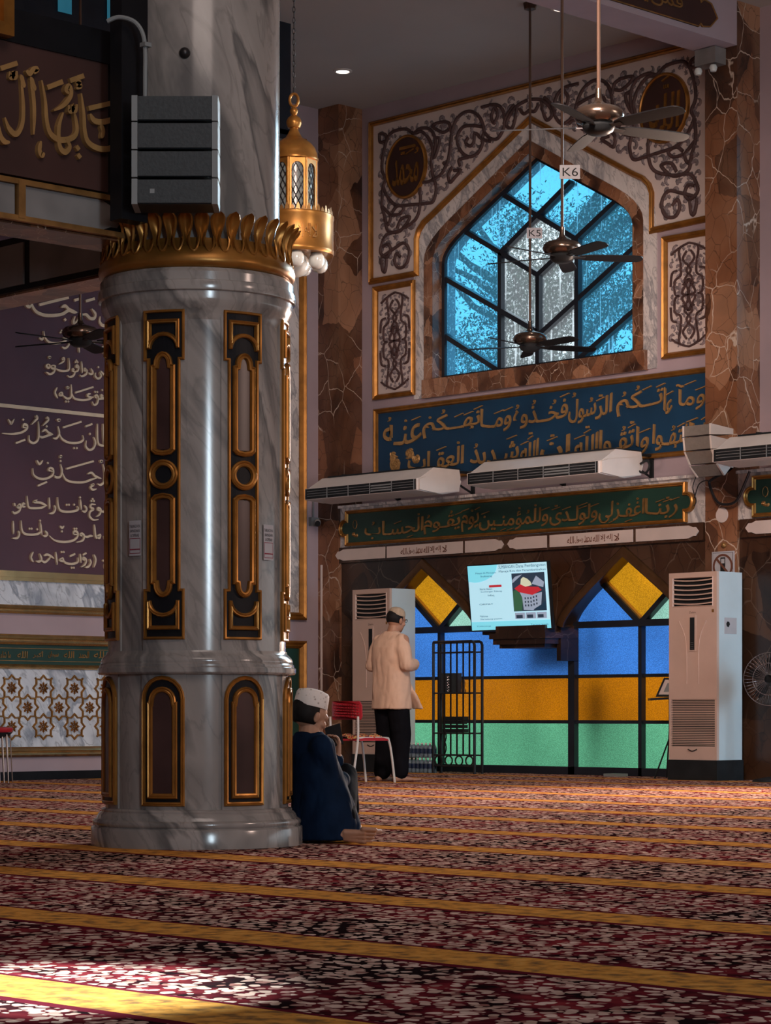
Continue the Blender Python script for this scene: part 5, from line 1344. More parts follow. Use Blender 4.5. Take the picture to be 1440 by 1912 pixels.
mb = MB(); mb.prism([[(19.225+.03*cos(i), 1.535+.03*sin(i)) for i in range(6)]], ML(X_), .003, .004); mb.obj('sticker_mark', 'ink', st_)
floor_ac(-20.26, 19.05, 'tall beige floor standing air conditioner behind the standing man')
# ================================================================= TV, SIGNS, CAMERAS ON THE WALL
xl, xr = -18.75, -17.585
t = thing('television', 'wall mounted television showing a donation slide between the stained glass arches', 'television', ((xl+xr)/2, 19.45, 1.56))
tilt_ = .075/.70
fr = lambda u, v, w: (xl+u, 19.43-w-(v)*tilt_, 1.565+v)
W = xr-xl; Ht = .70
mb = MB(); mb.prism([rect(-.012, -.014, W+.012, Ht+.012)], fr, -.045, 0, back=True); mb.obj('housing', 'black_plastic', t)
mb = MB(); ac_ = (xl+xr)/2; mb.box(ac_-.2, ac_+.2, 19.485, 19.56, 1.68, 1.98); mb.obj('wall_mount', 'dark_metal', t)
scr = MB(); scr.prism([rect(0, 0, W, Ht)], fr, 0, .001); scr = scr.obj('screen', 'scr_white', t)
def R_(nm, mat, u0, v0, u1, v1, w=.002): mb = MB(); mb.prism([rect(u0*W, v0*Ht, u1*W, v1*Ht)], fr, w, w+.0004); return mb.obj(nm, mat, scr)
R_('footer_bar', 'scr_aqua', 0, 0, 1, .13)
mb = MB(); mb.prism([[(0, Ht), (0, .76*Ht)]+[(W*(.08+.30*sin(a/10*pi/2)), Ht*(.74+.0+.26*(1-cos(a/10*pi/2)))) for a in range(11)]], fr, .002, .0024); mb.obj('header_shape', 'scr_aqua', scr)
mb = MB()
for tx, u0, u1, v0, v1 in (('SUMBANGAN', .40, .60, .935, .985), ('Dana', .62, .71, .935, .985), ('Pembangunan', .73, .985, .925, .985), ('Menaja Kos dan Penambahbaikan', .40, .985, .865, .91), ('Masjid Al-Muttaqin', .10, .36, .86, .895), ('Subang', .16, .31, .81, .845),
                           ('Nama Akaun', .14, .30, .62, .65), ('Sumbangan Tabung', .15, .42, .575, .605), ('Infaq', .24, .32, .51, .55), ('QRPAY', .12, .30, .385, .41), ('Maklumat', .12, .22, .20, .23), ('Sila hubungi pejabat', .12, .40, .155, .18), ('Terima kasih', .75, .97, .045, .075), ('Tabung', .06, .25, .05, .07)):
    latin(tx, u0*W, u1*W, v0*Ht, v1*Ht, fr, .003).obj('screen_text', 'scr_ink', scr)
mb = MB()
R_('red_caption', 'scr_red', .26, .655, .42, .69)
R_('photo', 'scr_dark', .555, .27, .965, .85)
mb = MB()
def pq(pts_, m_, w_): b = MB(); b.prism([[(u*W, v*Ht) for u, v in pts_]], fr, w_, w_+.0003); return b
pq([(.56, .28), (.66, .28), (.68, .50), (.60, .60), (.56, .58)], 0, .0028).obj('photo_trees', 'scr_green', scr)
pq([(.68, .29), (.80, .28), (.90, .36), (.92, .55), (.80, .52), (.64, .57), (.67, .48)], 0, .003).obj('photo_walls', 'scr_grey', scr)
pq([(.58, .62), (.64, .56), (.80, .51), (.92, .58), (.88, .63), (.76, .64), (.68, .70)], 0, .0034).obj('photo_roof', 'scr_red', scr)
pq([(.66, .68), (.72, .64), (.80, .66), (.79, .71), (.75, .76), (.70, .79), (.67, .76)], 0, .0036).obj('photo_dome', 'scr_cream', scr)
pq([(.80, .68), (.94, .62), (.955, .70), (.86, .80)], 0, .0032).obj('photo_street', 'scr_grey', scr)
pq([(.56, .70), (.66, .80), (.69, .83), (.60, .80), (.56, .75)], 0, .0032).obj('photo_road', 'scr_grey', scr)
b = MB()
for i in range(5):
    for j in range(3): u_ = .70+i*.035; v_ = .34+j*.055+.012*(i > 2)*(i-2); b.prism([rect(u_*W, v_*Ht, (u_+.016)*W, (v_+.03)*Ht)], fr, .0036, .0038)
b.obj('photo_windows', 'scr_dark', scr)
pq([(.80, .29), (.96, .28), (.96, .42), (.90, .36)], 0, .0034).obj('photo_cars', 'scr_ink', scr)
b = MB(); b.prism([rect(.545*W, .255*Ht, .975*W, .865*Ht), rect(.555*W, .27*Ht, .965*W, .85*Ht)[::-1]], fr, .002, .0026); b.obj('photo_border', 'scr_white', scr)
for i in range(3):
    R_('small_photo', 'scr_grey', .565+.135*i, .155, .69+.135*i, .25); R_('small_photo_dark', 'scr_dark', .58+.135*i, .165, .66+.13*i, .215, .003)
# no-phone sign on the right pillar
z0, z1 = zat(1072, 24.4), zat(1027, 24.4); a = PY(1331, 1050, 19.53).x; b_ = PY(1372, 1050, 19.53).x
t = thing('prohibition_sign', 'white square no mobile phone sign on the right pillar above the air conditioner', 'sign', ((a+b_)/2, 19.53, z0))
MPs = MW(19.53)
z0 -= .06
mb = MB(); mb.prism([rect(a, z0, b_, z1)], MPs, 0, .012); bd = mb.obj('board', 'paper', t)
c = ((a+b_)/2, (z0+z1)/2); mb = MB(); rr_ = (b_-a)*.37
mb.mould([(c[0]+rr_*cos(2*pi*i/32), c[1]+rr_*sin(2*pi*i/32)) for i in range(32)], [(0, .012), (0, .015), (-.022, .015), (-.022, .012)], MPs)
strip(mb, [(c[0]-rr_*.7, c[1]+rr_*.7), (c[0]+rr_*.7, c[1]-rr_*.7)], .022, MPs, .012, .016); mb.obj('prohibition_mark', 'sign_brown', t)
mb = MB(); mb.prism([rect(c[0]-.03, c[1]-.09, c[0]+.03, c[1]+.09), rect(c[0]-.022, c[1]+.03, c[0]+.022, c[1]+.075)[::-1]], MPs, .012, .014)
mb.mould(rect(a+.012, z0+.012, b_-.012, z1-.012), [(0, .012), (.003, .014)], MPs); mb.obj('phone_symbol', 'ink', t)
# pale round patch and small knob on the pillar
p = PY(1349, 962, 19.53); mb = MB(); mb.prism([[(p.x+.075*cos(2*pi*i/20), p.z+.075*sin(2*pi*i/20)) for i in range(20)]], MPs, 0, .01)
tag(mb.obj('cover_plate', 'cream_plaster'), 'pale round cover plate on the right pillar over the prohibition sign', 'cover plate')
p = PY(1353, 1018, 19.53); mb = MB(); mb.sphere((p.x, 19.52, p.z), .028, .028, .028)
tag(mb.obj('door_stopper', 'gold_dark', smooth=True), 'small round knob on the pillar just above the prohibition sign', 'knob')
# hanging cable
q = lambda x, y, Y=19.45: PY(x, y, Y)
mb = MB(); mb.tube(smooth_path([q(1362, 878), q(1330, 895), q(1325, 905), q(1338, 935), q(1355, 942), q(1375, 935), q(1390, 905), q(1400, 880)], 6), .014, 7)
mb.tube(smooth_path([q(1300, 890), q(1294, 910), q(1300, 935), q(1296, 945)], 6), .005, 5); mb.tube(smooth_path([q(1297, 930), q(1305, 905), q(1318, 897), q(1326, 900)], 6), .006, 5)
tag(mb.obj('hanging_cable', 'dark_metal', smooth=True), 'grey cable sagging under the loudspeakers on the right pillar', 'cable')
# second loudspeaker array
t = thing('line_array_speaker', 'stack of four small tan loudspeakers curving down the right pillar', 'loudspeaker', tuple(PY(1300, 790, 18.95)), 0)
Yf = 18.95; x0 = PY(1275, 800, Yf).x; x1 = PY(1328, 800, Yf).x; yy = [(795, 0.), (817, 0.), (843, 0.02), (868, .10), (890, .22)]
for i in range(4):
    za_, zb_ = PY(1276, yy[i][0], Yf).z, PY(1276, yy[i+1][0], Yf).z; d0, d1 = yy[i][1], yy[i+1][1]
    mb = MB(); mb.prism([[(Yf+d0+.008, za_-.006), (Yf+.34, za_-.03), (Yf+.34, zb_+.03+(.0 if i < 3 else .1)), (Yf+d1+.008, zb_+.006)]], lambda u, v, w: (w, u, v), x0+.02, x1-.02, back=True); cbn = mb.obj('cabinet', 'black_plastic', t)
    mb = MB(); mb.add([(x0+.02, Yf+d0, za_-.008), (x1-.02, Yf+d0, za_-.008), (x1-.02, Yf+d1, zb_+.008), (x0+.02, Yf+d1, zb_+.008)], [(0, 1, 2, 3)]); mb.obj('grille', 'speaker_tan', t)
    for xx in (x0, x1-.02):
        mb = MB(); mb.prism([[(Yf+d0-.004, za_-.004), (Yf+.35, za_-.03), (Yf+.35, zb_+.03+(.0 if i < 3 else .1)), (Yf+d1-.004, zb_+.004)]], lambda u, v, w: (w, u, v), xx, xx+.02, back=True); mb.obj('end_cap', 'white_enamel', t)
mb = MB(); mb.box(x0+.1, x1-.1, Yf+.3, 19.53, 3.2, 3.3); mb.obj('wall_bracket', 'dark_metal', t)
# security camera
p = PX(588, 975, XC); t = thing('security_camera', 'small white and black security camera on the lilac wall by the corner pillar', 'camera', (XC, p.y, p.z))
mb = MB(); mb.box(XC, XC+.05, p.y-.10, p.y+.02, p.z-.05, p.z+.05); mb.tube([(XC+.015, p.y-.04, p.z+.05), (XC+.015, p.y-.04, p.z+.28)], .012, 6); mb.obj('junction_box', 'speaker_side', t)
mb = MB(); a = Vector((XC+.05, p.y, p.z)); dr = Vector((.6, -.55, -.2)).normalized(); mb.tube([a, a+dr*.12], .036, 14); mb.obj('housing', 'white_enamel', t, smooth=40)
mb = MB(); mb.tube([a+dr*.12, a+dr*.135], .034, 14); mb.obj('lens', 'black_plastic', t, smooth=40)
# emergency light box at the beam
p = PY(1333, 108, 19.5); t = thing('emergency_light', 'grey box light with round lamp under the ceiling beam, upper right', 'emergency light', tuple(p))
mb = MB(); mb.box(p.x-.13, p.x+.13, 19.36, 19.53, p.z-.09, p.z+.07); mb.obj('box', 'shaded_marble_box_grey', t)
for dx in (-.1, .09): mb = MB(); mb.lathe([(.001, -.04), (.03, -.035), (.042, 0), (.03, .03), (.001, .035)], (p.x+dx, 19.38, p.z-.14), 14); mb.obj('lamp', 'glass_globe', t, smooth=True)
# black track rod with clamp on the nearest fan stays in the fan

# ================================================================= FLOOR OBJECTS
# wrought iron rack
X0r, X1r, Yr = -19.22, -18.59, 19.30; Hr = zat(1198, 26.9); Dp = .12
t = thing('iron_rack', 'black wrought iron rack with upright bars standing in front of the blue and yellow glass', 'rack', ((X0r+X1r)/2, Yr+.06, 0))
for yo in (0, Dp):
    mb = MB(); Y_ = Yr+yo
    mb.tube([(X0r, Y_, .0), (X0r, Y_, Hr-.0)], .016, 8); mb.tube([(X1r, Y_, 0), (X1r, Y_, Hr-.04), (X1r-.012, Y_, Hr-.012), (X1r-.04, Y_, Hr)]+[(X0r, Y_, Hr)], .016, 8)
    for z in (Hr-.115, .90-.02, .44, .20, .08): mb.tube([(X0r, Y_, z), (X1r, Y_, z)], .010, 6)
    mb.obj('frame', 'dark_metal', t, smooth=40)
    if yo == 0:
        for i in range(6):
            x = X0r+(X1r-X0r)*(i+.8)/6.6; mb = MB(); mb.box(x-.010, x+.010, Y_-.004, Y_+.004, .20, Hr); mb.obj('bar', 'dark_metal', t)
        mb = MB()
        for i in range(4):
            x = X0r+(X1r-X0r)*(i+.5)/4; mb.tube([(x+.055*cos(2*pi*k/16), Y_, .14+.052*sin(2*pi*k/16)) for k in range(16)], .009, 6, closed=True)
        for k in range(2): mb.tube([(X0r+.19+(.02*sin(j*.9+pi*k)), Y_-.01, .22+j*.035) for j in range(8)], .007, 5)
        mb.obj('scrollwork', 'dark_metal', t, smooth=40)
for z in (.44, .88): mb = MB(); mb.box(X0r, X1r, Yr, Yr+Dp, z-.004, z+.004); mb.obj('shelf', 'dark_metal', t)
mb = MB(); mb.box(X0r+.09, X0r+.33, Yr+.02, Yr+.11, .885, 1.10); tb = mb.obj('box_body', 'speaker_grey')
tb.name = 'storage_box'; tag(tb, 'dark grey upright box on the upper shelf of the iron rack', 'box')
mb = MB()
for i in range(6): mb.tube([(X0r+.21+.012*cos(2*pi*k/8), Yr+.018, 1.06-i*.03+.013*sin(2*pi*k/8)) for k in range(8)], .003, 4, closed=True)
mb.obj('binding_rings', 'chrome', tb)
mb = MB()
for i, (h_, nm) in enumerate(((.45, 'bottom'), (.495, 'second'), (.54, 'third'), (.585, 'top'))):
    mb = MB(); mb.box(X0r+.12+.01*(i % 2), X0r+.43-.01*(i % 3), Yr+.02, Yr+.112, h_, h_+.038); o = mb.obj('folder', 'black_plastic')
    tag(o, 'dark folder on the lower shelf of the iron rack, %s of its pile' % nm, 'folder', None)
p = (X0r+.40, Yr+.06, .885); mb = MB(); mb.lathe([(.03, 0), (.034, .02), (.018, .05), (.026, .09), (.02, .13), (.008, .15), (.001, .155)], p, 12)
tag(mb.obj('ornament', 'gold_dark', smooth=True), 'small brown figure ornament beside the box on the iron rack', 'ornament')
# shrink-wrapped water bottles
def bottle():
    t = thing('water_bottle', '', 'bottle'); 
    mb = MB(); mb.lathe([(.028, 0), (.031, .006), (.031, .03), (.029, .04), (.031, .05), (.031, .105), (.029, .115), (.024, .13), (.012, .147), (.012, .152)], (0, 0, 0), 10); mb.obj('body', 'bottle_plastic', t, local=True, smooth=40)
    mb = MB(); mb.lathe([(.0318, .048), (.0318, .10)], (0, 0, 0), 10); mb.obj('label_band', 'bottle_label', t, local=True, smooth=True)
    mb = MB(); mb.lathe([(.0135, .148), (.0135, .163), (.001, .163)], (0, 0, 0), 8); mb.obj('cap', 'white_enamel', t, local=True); return t
b0 = bottle(); first = True; bpx = PD(766, 1440, 27.2)
for tier in range(2):
    for j in range(2):
        for i in range(7):
            o = b0 if first else copy_tree(b0); first = False
            o.location = (-19.655+i*.0635, 19.30+j*.0635, tier*.166)
            o['label'] = 'small blue-labelled water bottle beside the rack, %s tier, %s row, %s' % (('lower', 'upper')[tier], ('front', 'back')[j], ('end by the man', 'second from the man', 'third from the man', 'middle one', 'third from the rack', 'second from the rack', 'end by the rack')[i]); o['group'] = 'bottled water pack'
# plastic chair
def red_chair(nm, label, x, y, cloth=False, stack=False):
    t = thing(nm, label, 'chair', (x, y, 0), 0)
    sw, sd, sh = .40, .38, .43
    mb = MB(); n = 7
    P_ = []
    # seat: slightly dished board
    vs_ = []; 
    for j in range(6):
        for i in range(7):
            u = -1+2*i/6; v = -1+2*j/5; vs_.append((x+u*sw/2*(1-.06*(v > .9)), y+v*sd/2, sh-.012*(1-u*u)*(1-v*v)+(0 if abs(v) < .95 else -.01)))
    for j in range(6):
        for i in range(7):
            u = -1+2*i/6; v = -1+2*j/5; vs_.append((x+u*sw/2, y+v*sd/2, sh-.03))
    fs_ = [(j*7+i, j*7+i+1, j*7+i+8, j*7+i+7) for j in range(5) for i in range(6)]+[(42+j*7+i, 42+j*7+i+7, 42+j*7+i+8, 42+j*7+i+1) for j in range(5) for i in range(6)]
    for i in range(6): fs_ += [(i, 42+i, 43+i, i+1), (35+i, 36+i, 78+i, 77+i)]
    for j in range(5): fs_ += [(j*7, j*7+7, 49+j*7, 42+j*7), (j*7+6, 48+j*7, 55+j*7, 13+j*7)]
    mb.add(vs_, fs_); mb.obj('seat', 'red_plastic', t, smooth=40)
    # perforated curved backrest
    mb = MB(); zb0, zb1 = .60, .775
    bk = lambda u, v, w: (x+u, y-.20-.10*(v-.43)*.5+.045*(u/.2)**2-w, v)
    holes = [rect(-.165+i*.03, zb0+.03+j*.026, -.165+i*.03+.016, zb0+.03+j*.026+.009)[::-1] for i in range(12) for j in range(5)]
    ol = [(-.19, zb0), (.19, zb0), (.205, zb0+.03), (.205, zb1-.04), (.185, zb1), (-.185, zb1), (-.205, zb1-.04), (-.205, zb0+.03)]
    ol2 = []
    for i in range(len(ol)):
        a, b_ = ol[i], ol[(i+1) % len(ol)]; k = max(1, int(abs(a[0]-b_[0])/.04)); ol2 += [(a[0]+(b_[0]-a[0])*j/k, a[1]+(b_[1]-a[1])*j/k) for j in range(k)]
    mb.prism([ol2]+holes, bk, -.006, .006, back=True); mb.obj('backrest', 'red_plastic', t)
    for s_ in (-1, 1):
        mb = MB(); mb.tube(smooth_path([(x+s_*.20, y-.29, 0), (x+s_*.195, y-.235, .25), (x+s_*.192, y-.205, .43), (x+s_*.192, y-.205, .63)], 4), .0115, 8); mb.obj('rear_leg', 'white_leg', t, smooth=True)
        mb = MB(); mb.tube(smooth_path([(x+s_*.20, y+.27, 0), (x+s_*.195, y+.235, .25), (x+s_*.19, y+.20, .40), (x+s_*.185, y+.15, .425), (x+s_*.185, y-.2, .425)], 4), .0115, 8); mb.obj('front_leg', 'white_leg', t, smooth=True)
    return t
pc = PD(672, 1330, 23.45)
red_chair('plastic_chair', 'red perforated plastic chair with white legs behind the standing man', pc.x, pc.y)
mb = MB(); rr = random.Random(4); n = 14; vs_ = []
for j in range(n+1):
    for i in range(n+1):
        u = -1+2*i/n; v = -1+2*j/n; h_ = .022+.014*rr.random()+.01*sin(u*7+v*5); ed = max(abs(u), abs(v))
        if ed > .85: h_ -= .03*(ed-.85)/.15
        vs_.append((pc.x+u*.19+.01*sin(v*9), pc.y-.03+v*.17+.01*sin(u*8), .425+h_))
mb.add(vs_, [(j*(n+1)+i, j*(n+1)+i+1, (j+1)*(n+1)+i+1, (j+1)*(n+1)+i) for j in range(n) for i in range(n)])
tag(mb.obj('folded_cloth', 'seat_cloth', smooth=True), 'crumpled red patterned cloth lying on the seat of the red plastic chair', 'cloth')
# nested stools at the left edge
for i in range(3):
    d = 23.5; p = PD(-14+i*8.0, 1330, d-i*.04)
    t = thing('stacked_chair', 'red stacking chair with thin metal legs at left edge, %s in the row' % ('leftmost', 'middle one', 'rightmost')[i], 'chair', (p.x, p.y, 0), CAMROT)
    zt = zat(1362, d)+i*.012; mb = MB(); a = MB()
    mb.lathe([(.001, zt-.05), (.15, zt-.05), (.165, zt-.03), (.165, zt-.012), (.14, zt), (.001, zt+.002)], (-.05, 0, 0), 24); mb.obj('seat', 'red_plastic', t, local=True, smooth=40)
    mb = MB(); mb.lathe([(.001, zt-.09), (.13, zt-.085), (.155, zt-.052)], (-.05, 0, 0), 24); mb.obj('seat_shell', 'black_plastic', t, local=True)
    for sx in (-1, 1):
        for sy in (-1, 1): mb = MB(); mb.tube([(-.05+sx*.12, sy*.1, zt-.07), (-.05+sx*.14, sy*.12, 0)], .006, 7); mb.obj('leg', 'chrome', t, local=True, smooth=True)
# slanted stand with framed picture next to the right air conditioner
t = thing('display_stand', 'thin black tripod stand with a flat tray beside the right air conditioner', 'stand', tuple(PD(1240, 1330, 25.0).xy)+(0,), CAMROT)
zt = zat(1304, 25.0); mb = MB(); mb.obox((.02, 0, zt), (.17, 0, .01), (0, .12, 0), (0, 0, .012)); mb.obj('tray', 'black_plastic', t, local=True)
for e in ((-.14, -.05), (.2, -.05), (.05, .2)): mb = MB(); mb.tube([(.06, 0, zt-.25), (e[0]*1.0-.0, e[1], 0)] if e[0] > 0 else [(.06, 0, .42), (-.10, -.05, 0)], .009, 6); mb.obj('leg', 'black_plastic', t, local=True)
mb = MB(); mb.tube([(.06, 0, .3), (.06, 0, zt)], .012, 8); mb.obj('post', 'black_plastic', t, local=True)
tp = thing('picture_frame', 'small framed picture leaning on the black tripod stand', 'picture', tuple(PD(1240, 1330, 25.0).xy)+(zt+.012,), CAMROT)
pf = lambda u, v, w: (u+v*.45-.09, -w-.02+v*.5, v*.9)
mb = MB(); mb.prism([rect(-.0, 0.004, .24, .22), rect(.02, .03, .22, .20)[::-1]], pf, 0, .012); mb.obj('frame', 'black_plastic', tp, local=True)
mb = MB(); mb.prism([rect(.01, .01, .23, .21)], pf, 0, .006); mb.obj('mat_board', 'cream_plaster', tp, local=True)
mb = MB(); mb.prism([rect(.06, .06, .18, .16)], pf, .006, .007); mb.obj('picture', 'speaker_side', tp, local=True)
mb = MB(); p = PD(1198, 1444, 26.0); mb.box(p.x-.09, p.x+.09, 19.5, 19.68, 0, .03); tag(mb.obj('floor_bracket', 'speaker_side'), 'small pale metal bracket on the floor under the green glass', 'bracket')
# pedestal fan at the right edge
pf_ = PD(1438, 1268, 23.6); t = thing('pedestal_fan', 'black pedestal fan with wire cage cut by the right edge of the photo', 'fan', (pf_.x, pf_.y, 0), CAMROT-.35)
mb = MB(); RF = .255; zc_ = pf_.z
for s_ in (-1, 1):
    for k in range(44):
        a = 2*pi*k/44; P_ = [(.04*cos(a), s_*-.07*1, zc_+.04*sin(a)), (RF*.55*cos(a), s_*-.062, zc_+RF*.55*sin(a)), (RF*.92*cos(a), s_*-.03, zc_+RF*.92*sin(a)), (RF*cos(a), 0, zc_+RF*sin(a))]
        mb.tube(P_, .0016, 3, cap=False)
for rr_, y_ in ((RF, 0), (RF*.6, -.062), (RF*.6, .062)): mb.tube([(rr_*cos(2*pi*k/32), y_, zc_+rr_*sin(2*pi*k/32)) for k in range(32)], .004, 5, closed=True)
mb.obj('wire_cage', 'chrome', t, local=True)
for k in range(5):
    a = 2*pi*k/5+.3; mb = MB(); vs_ = []
    for j in range(6):
        r = .04+.17*j/5; w_ = .03+.05*sin(pi*j/5.5)
        for s_ in (-1, 1): aa = a+s_*w_/max(r, .06)*.6; vs_ += [(r*cos(aa), s_*.02, zc_+r*sin(aa)), (r*cos(aa), s_*.02+.004, zc_+r*sin(aa))]
    mb.add(vs_, [(4*j, 4*j+2, 4*j+6, 4*j+4) for j in range(5)]+[(4*j+1, 4*j+5, 4*j+7, 4*j+3) for j in range(5)]); mb.obj('blade', 'black_plastic', t, local=True, smooth=True)
mb = MB(); mb.tube([(0, .06, zc_), (0, .22, zc_)], [.07, .055], 16); mb.obj('motor', 'black_plastic', t, local=True, smooth=40)
mb = MB(); mb.tube([(0, .14, .03), (0, .14, zc_)], .015, 10); mb.obj('pole', 'white_enamel', t, local=True, smooth=True)
mb = MB(); mb.lathe([(.001, .05), (.05, .048), (.19, .02), (.2, .0)][::-1], (0, .14, 0), 28); mb.obj('base', 'black_plastic', t, local=True, smooth=40)
# blue mat edge at far right
# ================================================================= OUTSIDE
rr = random.Random(11)
tr = thing('tree', 'leafy tree seen through the wet panes of the pointed window', 'tree', (-24.5, 27, -.1))
mb = MB(); mb.tube([(-24.5, 27, -.2), (-24.7, 27, 3), (-24.5, 27, 6.8)], [.3, .22, .1], 8)
for i in range(16):
    a = rr.uniform(0, 6.28); z = rr.uniform(4.5, 7.2); mb.tube([(-24.6, 27, z), (-24.6+cos(a)*1.4, 27+sin(a)*.7, z+rr.uniform(.6, 1.4)), (-24.6+cos(a)*2.8, 27+sin(a)*1.2, z+rr.uniform(1, 3.2))], [.09, .05, .015], 5)
mb.obj('trunk', 'bark', tr, smooth=True)
mb = MB()
for cl in range(130):
    c = Vector((rr.gauss(-24.7, 1.7), 27+rr.gauss(0, .7), 5.0+3.0*rr.random()**1.5));
    for i in range(400):
        p = c+Vector((rr.gauss(0, .27), rr.gauss(0, .27), rr.gauss(0, .18))); a = Vector((rr.uniform(-1, 1), rr.uniform(-1, 1), rr.uniform(-1, 1))).normalized(); b_ = a.cross(Vector((rr.uniform(-1, 1), rr.uniform(-1, 1), 1))).normalized(); s_ = rr.uniform(.014, .030)
        mb.add([p-a*s_*1.6, p+b_*s_*.6, p+a*s_*1.6, p-b_*s_*.6], [(0, 1, 2, 3)])
mb.obj('foliage', 'leaf', tr)
mb = MB(); mb.box(-60, 30, 20.3, 90, -.4, -.1); struct(mb.obj('ground_outside', 'cream_plaster'))
# things standing right behind the stained glass
mb = MB(); mb.tube([(-17.38, 20.10, -.1), (-17.38, 20.10, .35), (-17.36, 20.09, .62), (-17.36, 20.09, .96), (-17.38, 20.1, 1.05), (-17.40, 20.1, 1.25), (-17.42, 20.1, 1.42), (-17.42, 20.1, 1.6), (-17.42, 20.1, 1.7), (-17.42, 20.1, 1.8), (-17.42, 20.1, 1.88)], [.05, .07, .12, .10, .03, .05, .10, .07, .03, .06, .02], 14)
tag(mb.obj('garden_post', 'trunk_post', smooth=True), 'dark blurred upright shape behind the stained glass, just right of the thick mullion', 'post')
mb = MB(); mb.box(-18.35, -17.65, 20.04, 20.08, -.1, .02); mb.box(-18.34, -18.30, 20.04, 20.08, 0, 1.2); mb.box(-18.35, -17.65, 20.04, 20.08, 1.18, 1.6)
tag(mb.obj('shading_board', 'trunk_post'), 'dark board added outside to shade the blue glass below the corbel', 'board')  # unseen board, added to darken the glass under the corbel
# ================================================================= PEOPLE
def ecap(mb, a, b, ra, rb, n=14):
    """tapered limb with rounded ends"""
    a, b = Vector(a), Vector(b); mb.tube([a, b], [ra, rb], n); mb.sphere(a, ra, n=n, h=8); mb.sphere(b, rb, n=n, h=8)
def chain(mb, pts, rs, n=14):
    for i in range(len(pts)-1): ecap(mb, pts[i], pts[i+1], rs[i], rs[i+1], n)
def loft(mb, secs, n=28):
    """secs: (centre, half width vector, half depth vector)"""
    vs = []
    for c, a, b in secs:
        c, a, b = Vector(c), Vector(a), Vector(b)
        for i in range(n):
            t_ = 2*pi*i/n; ct, st_ = cos(t_), sin(t_); p_ = .82
            vs.append(c+a*math.copysign(abs(ct)**p_, ct)+b*math.copysign(abs(st_)**p_, st_))
    fs = [(j*n+i, j*n+(i+1) % n, (j+1)*n+(i+1) % n, (j+1)*n+i) for j in range(len(secs)-1) for i in range(n)]
    fs += [tuple(range(n))[::-1], tuple((len(secs)-1)*n+i for i in range(n))]
    mb.add(vs, fs)
def fuse(mb, name, mat, parent, vox, it=6, wr=0., seed=0):
    me = bpy.data.meshes.new('tmp'); me.from_pydata([tuple(v) for v in mb.v], [], mb.f)
    bm = bmesh.new(); bm.from_mesh(me); bmesh.ops.recalc_face_normals(bm, faces=bm.faces); bm.to_mesh(me); bm.free()
    o = bpy.data.objects.new('tmp', me); COL.objects.link(o)
    md = o.modifiers.new('r', 'REMESH'); md.mode = 'VOXEL'; md.voxel_size = vox
    sm = o.modifiers.new('s', 'SMOOTH'); sm.factor = .5; sm.iterations = it
    dg = bpy.context.evaluated_depsgraph_get(); dg.update(); res = bpy.data.meshes.new_from_object(o.evaluated_get(dg))
    bpy.data.objects.remove(o); bpy.data.meshes.remove(me)
    if wr:
        from mathutils import noise
        for v, nn in zip(res.vertices, [n_.vector.copy() for n_ in res.vertex_normals]):
            c = v.co; h_ = abs(noise.noise(Vector((c.x*9+seed, c.y*9, c.z*4.5))))+.5*abs(noise.noise(Vector((c.x*20, c.y*20+seed, c.z*9))))
            v.co = c+nn*(h_-.35)*wr
    res.materials.clear(); res.materials.append(MATS[mat]); res.polygons.foreach_set('use_smooth', [True]*len(res.polygons))
    o = bpy.data.objects.new(name, res); COL.objects.link(o); o.parent = parent; return o
def frame3(yaw, pitch=0.):
    f = Vector((sin(yaw), cos(yaw), 0)); r = Vector((cos(yaw), -sin(yaw), 0)); u = Vector((0, 0, 1))
    f2 = f*cos(pitch)+u*sin(pitch)*-1; u2 = u*cos(pitch)+f*sin(pitch); return f2, r, u2
def head(mb, c, yaw, pitch, k=1.):
    f, r, u = frame3(yaw, pitch); c = Vector(c)
    def E_(fo, ri, up, a, b_, d, n=16):
        o = c+f*fo*k+r*ri*k+u*up*k; s0 = len(mb.v); mb.sphere((0, 0, 0), a*k, b_*k, d*k, n, 12)
        for i in range(s0, len(mb.v)): v = mb.v[i]; mb.v[i] = tuple(o+r*v[0]+f*v[1]+u*v[2])
    E_(-.008, 0, .02, .076, .096, .098, 22); E_(.028, 0, -.045, .060, .066, .072); E_(.060, 0, -.088, .030, .028, .022)
    E_(.066, 0, .012, .058, .030, .030); E_(.090, 0, -.014, .010, .014, .026); E_(.098, 0, -.028, .013, .013, .010)
    E_(.079, 0, -.058, .024, .012, .007); E_(.077, 0, -.069, .020, .011, .007)
    for s_ in (-1, 1):
        E_(.000, s_*.078, -.012, .009, .018, .030); E_(-.004, s_*.084, -.004, .006, .014, .020); E_(.080, s_*.030, .018, .020, .010, .007); E_(.060, s_*.040, -.028, .024, .026, .022)
    return f, r, u
